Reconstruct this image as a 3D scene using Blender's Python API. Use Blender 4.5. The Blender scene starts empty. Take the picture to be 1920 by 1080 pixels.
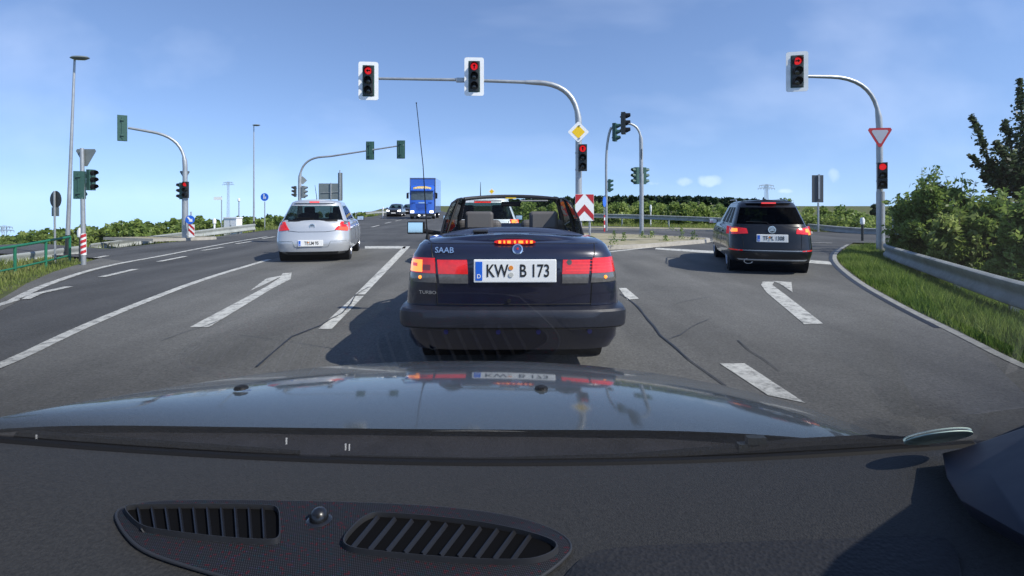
import bpy, bmesh, math, random
import numpy as np
from mathutils import Vector, Matrix
random.seed(7); rng = np.random.default_rng(7)
scn = bpy.context.scene
col = scn.collection
R = math.radians
H, F, CX, CY = 1.33, 1000.0, 960.0, 385.0        # eye height, focal length and horizon of the photograph
# ---------------------------------------------------------------- camera
cd = bpy.data.cameras.new('camera'); cam = bpy.data.objects.new('camera', cd); col.objects.link(cam)
cam.location = (0, 0, H); cam.rotation_euler = (R(90), 0, 0)
cd.sensor_width = 36; cd.lens = 36*F/1920; cd.shift_y = -(540-CY)/1920
cd.clip_start = 0.02; cd.clip_end = 6000
scn.camera = cam
# ---------------------------------------------------------------- world, sun, exposure
EL, AZ = 44.0, 119.0                               # sun elevation, azimuth clockwise from straight ahead
w = bpy.data.worlds.new('World'); scn.world = w; w.use_nodes = True
nt = w.node_tree; nt.nodes.clear()
def N(nt, t, **k):
    n = nt.nodes.new(t)
    for a, b in k.items(): setattr(n, a, b)
    return n
def math_(nt, op, a, b=None, c=None, clamp=False):
    n = N(nt, 'ShaderNodeMath', operation=op, use_clamp=clamp)
    for i, v in enumerate((a, b, c)):
        if v is None: continue
        if isinstance(v, (int, float)): n.inputs[i].default_value = v
        else: nt.links.new(v, n.inputs[i])
    return n.outputs[0]
tc = N(nt, 'ShaderNodeTexCoord'); sp = N(nt, 'ShaderNodeSeparateXYZ'); cb = N(nt, 'ShaderNodeCombineXYZ')
nt.links.new(tc.outputs['Generated'], sp.inputs[0])
zc = math_(nt, 'MAXIMUM', sp.outputs[2], 0.012)
zc = math_(nt, 'ADD', zc, 0.13)
for i in (0, 1): nt.links.new(sp.outputs[i], cb.inputs[i])
nt.links.new(zc, cb.inputs[2])
sky = N(nt, 'ShaderNodeTexSky', sky_type='NISHITA', sun_disc=False, sun_elevation=R(EL), sun_rotation=R(AZ), altitude=0, air_density=1.0, dust_density=0.1, ozone_density=1.6)
nt.links.new(cb.outputs[0], sky.inputs[0])
# faint wisps and a few small low clouds, by direction
az = math_(nt, 'DIVIDE', sp.outputs[0], math_(nt, 'MAXIMUM', sp.outputs[1], 0.05))
el = math_(nt, 'DIVIDE', sp.outputs[2], math_(nt, 'MAXIMUM', sp.outputs[1], 0.05))
noi = N(nt, 'ShaderNodeTexNoise'); noi.inputs['Scale'].default_value = 26; noi.inputs['Detail'].default_value = 5
nt.links.new(tc.outputs['Generated'], noi.inputs['Vector'])
tot = None
for (px, py, rx, ry, a) in ((1334, 338, 26, 11, .26), (1283, 342, 18, 9, .2), (1566, 328, 12, 14, .18), (1475, 358, 16, 6, .3), (1225, 344, 14, 6, .3)):
    dx = math_(nt, 'DIVIDE', math_(nt, 'SUBTRACT', az, (px-CX)/F), rx/F)
    dy = math_(nt, 'DIVIDE', math_(nt, 'SUBTRACT', el, (CY-py)/F), ry/F)
    r2 = math_(nt, 'ADD', math_(nt, 'MULTIPLY', dx, dx), math_(nt, 'MULTIPLY', dy, dy))
    m = math_(nt, 'MULTIPLY', math_(nt, 'SUBTRACT', 1.0, math_(nt, 'ADD', r2, math_(nt, 'MULTIPLY', math_(nt, 'SUBTRACT', noi.outputs[0], .5), 4.5)), clamp=True), a)
    tot = m if tot is None else math_(nt, 'MAXIMUM', tot, m)
mp = N(nt, 'ShaderNodeMapping'); mp.inputs['Rotation'].default_value = (0, R(35), R(20)); mp.inputs['Scale'].default_value = (1, 6, 5)
nt.links.new(tc.outputs['Generated'], mp.inputs[0])
n2 = N(nt, 'ShaderNodeTexNoise'); n2.inputs['Scale'].default_value = 1.3; n2.inputs['Detail'].default_value = 4
nt.links.new(mp.outputs[0], n2.inputs['Vector'])
wis = math_(nt, 'MULTIPLY', math_(nt, 'SUBTRACT', n2.outputs[0], .47, clamp=True), 0.55)
tot = math_(nt, 'MAXIMUM', tot, wis)
mix = N(nt, 'ShaderNodeMix', data_type='RGBA'); nt.links.new(tot, mix.inputs[0]); nt.links.new(sky.outputs[0], mix.inputs[6]); mix.inputs[7].default_value = (8.2, 8.6, 9.2, 1)
bg = N(nt, 'ShaderNodeBackground'); bg.inputs[1].default_value = 0.135
hue = N(nt, 'ShaderNodeMix', data_type='RGBA', blend_type='MULTIPLY'); hue.inputs[0].default_value = 1; hue.inputs[7].default_value = (.94, .975, 1.12, 1)
nt.links.new(mix.outputs[2], hue.inputs[6]); nt.links.new(hue.outputs[2], bg.inputs[0])
out = N(nt, 'ShaderNodeOutputWorld'); nt.links.new(bg.outputs[0], out.inputs[0])
sd = bpy.data.lights.new('sun', 'SUN'); sun = bpy.data.objects.new('sun', sd); col.objects.link(sun)
sd.energy = 4.4; sd.angle = R(0.5); sd.color = (1, .95, .87)
SD = Vector((math.cos(R(EL))*math.sin(R(AZ)), math.cos(R(EL))*math.cos(R(AZ)), math.sin(R(EL))))
sun.rotation_euler = SD.to_track_quat('Z', 'Y').to_euler(); sun.location = SD*50
vs = scn.view_settings; vs.view_transform = 'Standard'; vs.look = 'None'; vs.exposure = 0.5; vs.gamma = 1
scn.cycles.transparent_max_bounces = 24; scn.cycles.max_bounces = 8; scn.cycles.sample_clamp_indirect = 6
# ---------------------------------------------------------------- helpers
def at(px, py, d, z=None):
    return Vector(((px-CX)/F*d, d, H-(py-CY)/F*d))
def gp(px, py, z=0.0):                              # a point of the photograph on the level ground
    d = (H-z)*F/(py-CY)
    return Vector(((px-CX)/F*d, d, z))
def tag(o, label, cat=None, group=None, kind=None):
    if label: o['label'] = label
    if cat: o['category'] = cat
    if group: o['group'] = group
    if kind: o['kind'] = kind
    return o
def empty(name, loc, rz=0.0, label=None, cat=None, group=None, parent=None):
    o = bpy.data.objects.new(name, None); col.objects.link(o); o.empty_display_size = .2
    o.location = loc; o.rotation_euler = (0, 0, rz)
    if parent is not None: o.parent = parent
    return tag(o, label, cat, group)
class MB:
    def __init__(s): s.v = []; s.f = []
    def add(s, vs, fs):
        b = len(s.v); s.v += [tuple(v) for v in vs]; s.f += [tuple(i+b for i in f) for f in fs]; return s
    def box(s, c, size, rz=0, M=None):
        hx, hy, hz = [q/2 for q in size]; cs, sn = math.cos(rz), math.sin(rz); vs = []
        for x, y, z in ((-1,-1,-1),(1,-1,-1),(1,1,-1),(-1,1,-1),(-1,-1,1),(1,-1,1),(1,1,1),(-1,1,1)):
            X, Y, Z = x*hx, y*hy, z*hz
            p = Vector((c[0]+X*cs-Y*sn, c[1]+X*sn+Y*cs, c[2]+Z))
            vs.append(M@p if M else p)
        return s.add(vs, [(0,3,2,1),(4,5,6,7),(0,1,5,4),(1,2,6,5),(2,3,7,6),(3,0,4,7)])
    def tube(s, pts, r, n=8, caps=True):
        pts = [Vector(p) for p in pts]; rs = r if isinstance(r, (list, tuple)) else [r]*len(pts)
        base = len(s.v); up = None
        for i, p in enumerate(pts):
            t = (pts[min(i+1, len(pts)-1)]-pts[max(i-1, 0)]).normalized()
            if up is None:
                up = t.cross(Vector((0, 0, 1)));
                if up.length < .1: up = Vector((1, 0, 0))
            a = (up-t*up.dot(t)).normalized(); up = a; b = t.cross(a)
            for k in range(n):
                q = 2*math.pi*k/n; s.v.append(tuple(p+(a*math.cos(q)+b*math.sin(q))*rs[i]))
        for i in range(len(pts)-1):
            for k in range(n):
                a0 = base+i*n+k; a1 = base+i*n+(k+1)%n; s.f.append((a0, a1, a1+n, a0+n))
        if caps:
            s.f.append(tuple(base+k for k in range(n))[::-1]); e = base+(len(pts)-1)*n
            s.f.append(tuple(e+k for k in range(n)))
        return s
    def prism(s, poly, vec):                        # 3-D polygon given thickness along vec
        n = len(poly); vec = Vector(vec); a = [Vector(p) for p in poly]
        return s.add(a+[p+vec for p in a], [tuple(range(n))[::-1], tuple(range(n, 2*n))]+[(i, (i+1) % n, n+(i+1) % n, n+i) for i in range(n)])
    def lathe(s, prof, n=20, M=None):               # profile (r, z) about the z axis
        vs = []
        for r_, z_ in prof:
            for k in range(n):
                q = 2*math.pi*k/n; p = Vector((r_*math.cos(q), r_*math.sin(q), z_)); vs.append(M@p if M else p)
        fs = []
        for i in range(len(prof)-1):
            for k in range(n): a = i*n+k; b = i*n+(k+1) % n; fs.append((a, b, b+n, a+n))
        fs.append(tuple(range(n))[::-1]); fs.append(tuple((len(prof)-1)*n+k for k in range(n)))
        return s.add(vs, fs)
    def grid(s, P, wrap=False):                     # P[i][j] points
        n, m = len(P), len(P[0]); vs = [p for row in P for p in row]
        fs = [(i*m+j, i*m+j+1, (i+1)*m+j+1, (i+1)*m+j) for i in range(n-1) for j in range(m-1)]
        return s.add(vs, fs)
    def mesh(s, name, smooth=True, ang=35):
        me = bpy.data.meshes.new(name); me.from_pydata(s.v, [], s.f)
        bm = bmesh.new(); bm.from_mesh(me); bmesh.ops.recalc_face_normals(bm, faces=bm.faces); bm.to_mesh(me); bm.free()
        if smooth:
            me.polygons.foreach_set('use_smooth', [True]*len(me.polygons)); me.set_sharp_from_angle(angle=R(ang))
        return me
    def build(s, name, mat, parent=None, smooth=True, ang=35):
        me = s.mesh(name, smooth, ang); o = bpy.data.objects.new(name, me); col.objects.link(o)
        if mat: me.materials.append(mat)
        if parent is not None: o.parent = parent
        return o
def link_mesh(name, me, mat, parent=None):
    o = bpy.data.objects.new(name, me); col.objects.link(o)
    if mat: me.materials.append(mat)
    if parent is not None: o.parent = parent
    return o
def copy_tree(o, parent=None, loc=None, rz=None, label=None):
    c = o.copy(); col.objects.link(c); c.parent = parent
    if loc is not None: c.location = loc
    if rz is not None: c.rotation_euler = (0, 0, rz)
    if label: c['label'] = label
    for ch in [x for x in col.objects if x.parent == o]: copy_tree(ch, c)
    return c
def bevel(o, wd=.01, seg=2):
    m = o.modifiers.new('bevel', 'BEVEL'); m.width = wd; m.segments = seg; m.limit_method = 'ANGLE'; m.angle_limit = R(40); return o
def text(name, body, size, mat, parent, M, ext=.002, sx=1.0):
    c = bpy.data.curves.new(name, 'FONT'); c.body = body; c.size = size; c.extrude = ext; c.align_x = 'CENTER'; c.align_y = 'CENTER'; c.offset = size*.012
    c.resolution_u = 3
    t = bpy.data.objects.new(name+'_src', c); col.objects.link(t)
    dg = bpy.context.evaluated_depsgraph_get(); me = bpy.data.meshes.new_from_object(t.evaluated_get(dg))
    bpy.data.objects.remove(t); me.transform(M@Matrix.Diagonal((sx, 1, 1, 1))); me.name = name
    me.materials.clear()
    return link_mesh(name, me, mat, parent)
def face_cam(x, y, z): return Matrix.Translation((x, y, z))@Matrix.Rotation(R(90), 4, 'X')   # text facing -Y
# ---------------------------------------------------------------- materials
def mat(name, color, rough=.5, metal=0, coat=0, emit=None, es=0, spec=None, noise=None, bump=None, alpha=None):
    m = bpy.data.materials.new(name); m.use_nodes = True; nt = m.node_tree; b = nt.nodes['Principled BSDF']
    b.inputs['Base Color'].default_value = (*color, 1); b.inputs['Roughness'].default_value = rough; b.inputs['Metallic'].default_value = metal
    b.inputs['Coat Weight'].default_value = coat; b.inputs['Coat Roughness'].default_value = .04
    if spec is not None: b.inputs['Specular IOR Level'].default_value = spec
    if emit: b.inputs['Emission Color'].default_value = (*emit, 1); b.inputs['Emission Strength'].default_value = es
    if noise or bump:
        tc = N(nt, 'ShaderNodeTexCoord')
    if noise:                                       # (scale, amount): mottled wear and dirt
        n = N(nt, 'ShaderNodeTexNoise'); n.inputs['Scale'].default_value = noise[0]; n.inputs['Detail'].default_value = 6; n.inputs['Roughness'].default_value = .65
        nt.links.new(tc.outputs['Object'], n.inputs['Vector'])
        r = N(nt, 'ShaderNodeMapRange'); r.inputs[1].default_value = .25; r.inputs[2].default_value = .75; r.inputs[3].default_value = 1-noise[1]; r.inputs[4].default_value = 1+noise[1]
        nt.links.new(n.outputs[0], r.inputs[0])
        mx = N(nt, 'ShaderNodeMix', data_type='RGBA', blend_type='MULTIPLY'); mx.inputs[0].default_value = 1; mx.inputs[6].default_value = (*color, 1)
        nt.links.new(r.outputs[0], mx.inputs[7]); nt.links.new(mx.outputs[2], b.inputs['Base Color'])
        r2 = N(nt, 'ShaderNodeMapRange'); r2.inputs[3].default_value = max(0, rough-.08); r2.inputs[4].default_value = min(1, rough+.12)
        nt.links.new(n.outputs[0], r2.inputs[0]); nt.links.new(r2.outputs[0], b.inputs['Roughness'])
    if bump:
        n = N(nt, 'ShaderNodeTexNoise'); n.inputs['Scale'].default_value = bump[0]; n.inputs['Detail'].default_value = 3
        nt.links.new(tc.outputs['Object'], n.inputs['Vector'])
        bp = N(nt, 'ShaderNodeBump'); bp.inputs['Strength'].default_value = bump[1]; bp.inputs['Distance'].default_value = bump[2] if len(bump) > 2 else .005
        nt.links.new(n.outputs[0], bp.inputs['Height']); nt.links.new(bp.outputs[0], b.inputs['Normal'])
    return m
def glass(name, tint, refl=1.0, rough=0.0):
    m = bpy.data.materials.new(name); m.use_nodes = True; nt = m.node_tree; nt.nodes.clear()
    t = N(nt, 'ShaderNodeBsdfTransparent'); t.inputs[0].default_value = (*tint, 1)
    g = N(nt, 'ShaderNodeBsdfGlossy'); g.inputs['Roughness'].default_value = rough
    f = N(nt, 'ShaderNodeLayerWeight'); f.inputs[0].default_value = .5
    fr = math_(nt, 'MULTIPLY_ADD', math_(nt, 'POWER', f.outputs['Facing'], 5), .95, .045)
    mx = N(nt, 'ShaderNodeMixShader'); nt.links.new(math_(nt, 'MULTIPLY', fr, refl, clamp=True), mx.inputs[0])
    nt.links.new(t.outputs[0], mx.inputs[1]); nt.links.new(g.outputs[0], mx.inputs[2])
    o = N(nt, 'ShaderNodeOutputMaterial'); nt.links.new(mx.outputs[0], o.inputs[0]); return m
def asphalt(name, c, patch):
    m = mat(name, c, .85, spec=.3); nt = m.node_tree; b = nt.nodes['Principled BSDF']; tc = N(nt, 'ShaderNodeTexCoord')
    def noise(sc, det=5, ro=.6, v=None):
        n = N(nt, 'ShaderNodeTexNoise'); n.inputs['Scale'].default_value = sc; n.inputs['Detail'].default_value = det; n.inputs['Roughness'].default_value = ro
        nt.links.new(v or tc.outputs['Object'], n.inputs['Vector']); return n.outputs[0]
    mp = N(nt, 'ShaderNodeMapping'); mp.inputs['Scale'].default_value = (1.1, .12, 1); nt.links.new(tc.outputs['Object'], mp.inputs[0])
    big = math_(nt, 'MULTIPLY_ADD', noise(.35), patch, 1-patch*.5)
    track = math_(nt, 'MULTIPLY_ADD', noise(1.0, 4, .5, mp.outputs[0]), 1.3, .35)
    fine = math_(nt, 'MULTIPLY_ADD', noise(42, 3, .85), 2.0, .0)
    med = math_(nt, 'MULTIPLY_ADD', noise(9, 5, .7), .4, .8)
    k = math_(nt, 'MULTIPLY', math_(nt, 'MULTIPLY', big, fine), math_(nt, 'MULTIPLY', track, med))
    mx = N(nt, 'ShaderNodeMix', data_type='RGBA', blend_type='MULTIPLY'); mx.inputs[0].default_value = 1; mx.inputs[6].default_value = (*c, 1)
    nt.links.new(k, mx.inputs[7]); nt.links.new(mx.outputs[2], b.inputs['Base Color'])
    bp = N(nt, 'ShaderNodeBump'); bp.inputs['Strength'].default_value = .35; bp.inputs['Distance'].default_value = .01; nt.links.new(noise(60, 3), bp.inputs['Height']); nt.links.new(bp.outputs[0], b.inputs['Normal'])
    return m
def mottled(name, cols, scale, rough=.9, fine=30, bumpd=0):
    m = mat(name, cols[0], rough, spec=.2); nt = m.node_tree; b = nt.nodes['Principled BSDF']; tc = N(nt, 'ShaderNodeTexCoord')
    n = N(nt, 'ShaderNodeTexNoise'); n.inputs['Scale'].default_value = scale; n.inputs['Detail'].default_value = 8; n.inputs['Roughness'].default_value = .7
    nt.links.new(tc.outputs['Object'], n.inputs['Vector'])
    r = N(nt, 'ShaderNodeValToRGB'); nt.links.new(n.outputs[0], r.inputs[0])
    r.color_ramp.elements[0].position = .3; r.color_ramp.elements[1].position = .7
    r.color_ramp.elements[0].color = (*cols[0], 1); r.color_ramp.elements[1].color = (*cols[-1], 1)
    if len(cols) == 3: e = r.color_ramp.elements.new(.5); e.color = (*cols[1], 1)
    nt.links.new(r.outputs[0], b.inputs['Base Color']); return m
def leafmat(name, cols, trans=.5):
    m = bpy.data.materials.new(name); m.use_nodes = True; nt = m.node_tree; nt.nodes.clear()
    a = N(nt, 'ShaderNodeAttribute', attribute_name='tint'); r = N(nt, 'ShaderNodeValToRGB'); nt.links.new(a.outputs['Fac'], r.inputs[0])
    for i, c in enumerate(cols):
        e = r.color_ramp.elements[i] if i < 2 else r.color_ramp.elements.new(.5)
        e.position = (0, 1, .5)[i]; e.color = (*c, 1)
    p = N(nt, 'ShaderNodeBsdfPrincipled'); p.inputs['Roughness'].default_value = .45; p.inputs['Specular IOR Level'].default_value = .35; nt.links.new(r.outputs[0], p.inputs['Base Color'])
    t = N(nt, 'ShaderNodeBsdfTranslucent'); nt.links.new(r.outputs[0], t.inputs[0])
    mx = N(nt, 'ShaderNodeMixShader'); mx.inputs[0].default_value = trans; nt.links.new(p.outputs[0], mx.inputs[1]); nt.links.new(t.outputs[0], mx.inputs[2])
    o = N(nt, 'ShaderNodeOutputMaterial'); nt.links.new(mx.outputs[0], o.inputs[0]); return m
M = {}
M['asphalt'] = asphalt('asphalt', (.070, .071, .071), 1.1)
M['asphalt_old'] = asphalt('asphalt_old', (.11, .108, .10), .4)
M['seal'] = mat('crack_seal', (.018, .018, .02), .5)
M['paint'] = mat('road_paint', (.52, .52, .48), .7, noise=(14, .22), bump=(60, .3))
def worn(m, c2, scale=8, lo=.37, hi=.53):
    nt = m.node_tree; b = nt.nodes['Principled BSDF']; l = b.inputs['Base Color'].links[0].from_socket
    tc = N(nt, 'ShaderNodeTexCoord'); n = N(nt, 'ShaderNodeTexNoise'); n.inputs['Scale'].default_value = scale; n.inputs['Detail'].default_value = 10; n.inputs['Roughness'].default_value = .78
    nt.links.new(tc.outputs['Object'], n.inputs['Vector']); r = N(nt, 'ShaderNodeMapRange'); r.inputs[1].default_value = lo; r.inputs[2].default_value = hi; nt.links.new(n.outputs[0], r.inputs[0])
    mx = N(nt, 'ShaderNodeMix', data_type='RGBA'); nt.links.new(r.outputs[0], mx.inputs[0]); mx.inputs[6].default_value = (*c2, 1); nt.links.new(l, mx.inputs[7]); nt.links.new(mx.outputs[2], b.inputs['Base Color'])
worn(M['paint'], (.16, .16, .15))
M['paint_worn'] = mat('road_paint_worn', (.26, .26, .24), .8, noise=(9, .4))
M['kerb'] = mat('kerb_stone', (.36, .34, .30), .85, noise=(6, .2), bump=(40, .3))
M['sand'] = mottled('sandy_paving', [(.20, .19, .11), (.30, .27, .18), (.36, .33, .25)], 1.6)
M['soil'] = mottled('verge_soil', [(.045, .06, .015), (.085, .10, .03), (.14, .12, .055)], .5)
M['galv'] = mat('galvanised_steel', (.40, .42, .43), .45, .55, noise=(5, .16))
M['rail'] = mat('guardrail_steel', (.30, .32, .31), .6, .05, noise=(3, .3))
M['white'] = mat('white_sheet', (.82, .83, .82), .35, coat=.3)
M['hgreen'] = mat('signal_green', (.028, .085, .070), .5, noise=(7, .15))
M['hdark'] = mat('signal_dark', (.022, .026, .026), .45)
M['black'] = mat('black_plastic', (.008, .008, .009), .55, spec=.25)
M['rubber'] = mat('rubber', (.016, .016, .017), .8, noise=(20, .3))
M['red_on'] = mat('red_lamp_lit', (.5, .01, .01), .3, emit=(1, .02, .03), es=.5)
M['lens_off'] = mat('lamp_lens_dark', (.03, .03, .03), .15, coat=.6)
M['signback'] = mat('sign_back_grey', (.20, .23, .23), .5, .3, noise=(6, .12))
M['red'] = mat('red_sheet', (.45, .015, .018), .4, coat=.2)
M['blue'] = mat('blue_sheet', (.01, .12, .60), .4, coat=.2)
M['yellow'] = mat('yellow_sheet', (.85, .55, .0), .4, coat=.2)
M['railgreen'] = mat('green_railing_paint', (.012, .16, .085), .5, noise=(8, .2))
M['chrome'] = mat('chrome', (.75, .76, .78), .12, 1)
M['alloy'] = mat('alloy', (.42, .43, .45), .3, .8)
M['tlred'] = mat('tail_lamp_red', (.60, .010, .008), .18, coat=1, noise=(18, .3), emit=(1, .01, .005), es=.16)
M['tlbright'] = mat('tail_lamp_lit', (.7, .02, .01), .2, coat=1, emit=(1, .03, .015), es=.45)
M['tlamber'] = mat('tail_lamp_glow', (.8, .2, .02), .2, coat=1, emit=(1, .28, .03), es=1.4, noise=(30, .3))
M['tlclear'] = mat('tail_lamp_clear', (.11, .105, .10), .2, coat=1, noise=(30, .3))
M['plate'] = mat('plate_white', (.80, .80, .77), .4)
M['plateink'] = mat('plate_ink', (.012, .012, .012), .5)
M['headlamp'] = mat('headlamp_lit', (.9, .9, .9), .2, emit=(1, .98, .92), es=3.2)
M['darktrim'] = mat('dark_trim', (.02, .021, .024), .55, noise=(15, .2), bump=(200, .15, .001))
M['seat'] = mat('grey_leather', (.085, .08, .078), .55, noise=(9, .12), bump=(60, .2, .003))
M['darkseat'] = mat('dark_upholstery', (.02, .02, .022), .8)
M['tint'] = glass('tinted_glass', (.30, .36, .34), .6)
M['darktint'] = glass('privacy_glass', (.045, .055, .055), .15)
M['clear'] = glass('clear_glass', (.80, .86, .84), 1.0)
M['wood'] = mottled('bark', [(.05, .04, .03), (.12, .10, .08)], 12)
M['pylon'] = mat('pylon_hazed_steel', (.30, .36, .42), .6)  # steel with the distance haze put into its pale bluish colour
# ---------------------------------------------------------------- the ground and roads
def inside(P, poly):
    x, y = P[:, 0], P[:, 1]; c = np.zeros(len(P), bool); n = len(poly)
    for i in range(n):
        (x1, y1), (x2, y2) = poly[i], poly[(i+1) % n]
        if y1 == y2: continue
        c ^= ((y1 > y) != (y2 > y)) & (x < (x2-x1)*(y-y1)/(y2-y1)+x1)
    return c
def dist(P, poly, closed=True):
    d = np.full(len(P), 1e9); n = len(poly)
    for i in range(n if closed else n-1):
        a = np.array(poly[i]); b = np.array(poly[(i+1) % n]); ab = b-a
        t = np.clip(((P-a)@ab)/max(ab@ab, 1e-9), 0, 1); q = a+t[:, None]*ab
        d = np.minimum(d, np.hypot(*(P-q).T))
    return d
g2 = lambda *pp: [tuple(gp(a, b))[:2] for a, b in pp]
EDGE_R = g2((1600, 455), (1580, 468), (1566, 480), (1575, 495), (1620, 530), (1700, 574), (1800, 622), (1920, 683)) + [(4.02, 3.0), (3.7, 0.0), (3.5, -14.0)]
ROAD = ([(-6.4, -14), (-6.9, 0), (-7.3, 5.0)] + g2((0, 562), (50, 532), (100, 510), (150, 495), (188, 484)) + [(-13.0, 14.5), (-15.5, 15.0), (-17.5, 16.5), (-17.0, 18.9)] +
        g2((200, 467), (340, 452), (410, 443), (480, 434), (560, 425)) + [(-15, 44), (-17.5, 70), (-27, 120), (-60, 250), (-40, 262), (-16, 122), (-7.5, 72), (-3.4, 46), (-2.4, 38.5), (0, 36.2), (5, 34.5), (11.5, 31.0), (15.5, 27), (20, 24), (45, 20.0), (45, 14.5), (20, 16.2)] +
        [(15, 17.8)] + EDGE_R)
def az_slope(x, y):
    px = CX+F*x/np.maximum(y, 1e-3)
    s = np.interp(px, [-300, 0, 350, 560, 700, 800, 1700, 2200], [.052, .052, .037, .026, .012, .0, .0, .02])
    return np.where(y > .5, s, .05)
def ground_z(P):
    D = dist(P, ROAD); ins = inside(P, ROAD)
    z = -.03-np.minimum(.13*D, .45)-az_slope(P[:, 0], P[:, 1])*np.clip(np.hypot(P[:, 0], P[:, 1])-12, 0, 2000)*np.clip((D-1.5)/14, 0, 1)
    return np.where(ins, -.05, z)
def gz(x, y): return float(ground_z(np.array([[x, y]]))[0])
rad = np.concatenate([[0], np.geomspace(1.2, 40, 85), np.geomspace(44, 1500, 34)]); ang = np.concatenate([np.linspace(-62, 62, 230), np.linspace(66, 294, 40)])
ang = np.radians(ang)
P = np.array([[r*math.sin(a), r*math.cos(a)] for r in rad for a in ang]); Z = ground_z(P)
mb = MB(); n = len(ang); mb.v = [(*p, z) for p, z in zip(P.tolist(), Z.tolist())]
mb.f = [(i*n+j, i*n+(j+1) % n, (i+1)*n+(j+1) % n, (i+1)*n+j) for i in range(len(rad)-1) for j in range(n)]
tag(mb.build('ground', M['soil'], smooth=True, ang=180), None, kind='structure')
mb = MB(); mb.add([(x, y, 0) for x, y in ROAD], [tuple(range(len(ROAD)))]); tag(mb.build('road', M['asphalt'], smooth=False), None, kind='structure')
# older, lighter shoulder strip on the left
mb = MB(); L = g2((0, 562), (50, 532), (100, 510), (150, 495), (188, 484)); Rr = g2((0, 584), (62, 549), (110, 530), (165, 511), (240, 492))
L = [(-7.28, 4), (-7.28, 5.2)]+L; Rr = [(-6.2, 4), (-6.3, 5.2)]+Rr
mb.grid([[(*a, .004), (*b, .004)] for a, b in zip(L, Rr)]); tag(mb.build('road_shoulder', M['asphalt_old'], smooth=False), None, kind='structure')
# the lanes in front are a lighter, worn surface
mb = MB(); mb.add([(*q, .004) for q in g2((0, 694), (130, 628), (250, 577), (380, 526), (505, 488), (560, 474), (600, 466), (1352, 470), (1555, 490), (1568, 497), (1612, 531), (1694, 577), (1794, 626), (1914, 690))+[(3.9, 3.0), (3.6, 0), (3.4, -14), (-3.4, -14), (-3.9, 0)]], [tuple(range(19))])
tag(mb.build('near_lane_surface', asphalt('asphalt_worn', (.116, .115, .108), 1.1), smooth=False), None, kind='structure')
def strip(mb, pts, wd, z=.009, w2=None):
    pts = [Vector((p[0], p[1], 0)) for p in pts]; A = []
    for i, p in enumerate(pts):
        t = (pts[min(i+1, len(pts)-1)]-pts[max(i-1, 0)]).normalized(); nn = Vector((-t.y, t.x, 0)); ww = wd*(random.uniform(.45, 1.3) if wd < .04 else 1) if w2 is None else wd+(w2-wd)*i/(len(pts)-1)
        A.append([(p+nn*ww/2)+Vector((0, 0, z)), (p-nn*ww/2)+Vector((0, 0, z))])
    mb.grid(A)
def dens(pts, step=.5):
    o = []
    for a, b in zip(pts[:-1], pts[1:]):
        n = max(1, int(math.dist(a, b)/step)); o += [tuple(a[k]+(b[k]-a[k])*i/n for k in range(2)) for i in range(n)]
    return o+[tuple(pts[-1])]
def smooth2(pts, k=2):
    for _ in range(k):
        o = [pts[0]]
        for a, b in zip(pts[:-1], pts[1:]): o += [tuple(.75*a[i]+.25*b[i] for i in range(2)), tuple(.25*a[i]+.75*b[i] for i in range(2))]
        pts = o+[pts[-1]]
    return pts
mb = MB()
strip(mb, smooth2([(-3.9, 0), (-4.05, 3)]+g2((0, 690), (130, 625), (250, 574), (380, 524), (505, 487))), .13)
strip(mb, smooth2([(-6.4, 3.0)]+g2((0, 578), (60, 545), (110, 526), (165, 508), (225, 494), (300, 481), (380, 465), (440, 454), (500, 444))), .13)
for q in (((45, 562), (70, 551), (130, 538)), ((190, 520), (255, 505)), ((298, 491), (348, 481)), ((380, 470), (418, 464)), ((443, 457.5), (473, 452.5)), ((492, 448), (515, 444)),
          ((697, 426), (711, 422.5)), ((722, 419), (733, 416.5)), ((741, 414.5), (753, 412.5)), ((758, 411), (764, 410)), ((180, 484), (200, 480))):
    strip(mb, g2(*q), .14)
mb.add([(*q, .009) for q in g2((597, 618), (622, 618), (682, 556), (664, 556))], [(0, 1, 2, 3)])
mb.add([(*q, .009) for q in g2((666, 553), (684, 553), (769, 462.5), (757, 462.5))], [(0, 1, 2, 3)])
mb.add([(*q, .009) for q in g2((684, 462), (762, 462), (759, 466.5), (684, 466.5))], [(0, 1, 2, 3)])
# left-turn arrow: shaft and head
mb.add([(*q, .009) for q in g2((356, 614.5), (392, 614.5), (512, 541), (545, 524), (547, 511.5), (530, 513.5), (524, 522), (500, 538))], [(0, 1, 2, 3, 4, 5, 6, 7)])
mb.add([(*q, .012) for q in g2((468, 547), (494, 537), (530, 519), (546, 511.5), (503, 522))], [(0, 1, 2, 3, 4)]) if False else mb.add([(*q, .012) for q in g2((468, 547), (497, 534), (532, 517), (500, 523))], [(0, 1, 2, 3)])
# right-turn arrow
mb.add([(*q, .009) for q in g2((1508, 609), (1543, 608), (1472, 553), (1448, 535), (1452, 529), (1430, 529), (1427, 535), (1437, 549))], [(0, 1, 2, 3, 4, 5, 6, 7)])
mb.add([(*q, .012) for q in g2((1448, 528), (1484, 530), (1486, 549), (1462, 533))], [(0, 1, 2, 3)])
mb.add([(*q, .009) for q in g2((1349, 683), (1396, 683), (1510, 758), (1440, 743))], [(0, 1, 2, 3)])
mb.add([(*q, .009) for q in g2((1160, 541), (1174, 541), (1198, 561), (1176, 563))], [(0, 1, 2, 3)])
mb.add([(*q, .009) for q in g2((1230, 465), (1355, 472), (1356, 477), (1228, 468))], [(0, 1, 2, 3)])
mb.add([(*q, .009) for q in g2((1512, 488), (1556, 491), (1560, 497), (1514, 493.5))], [(0, 1, 2, 3)])
strip(mb, smooth2(g2((1140, 473), (1180, 468.5), (1260, 460), (1352, 451))), .16)
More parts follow.
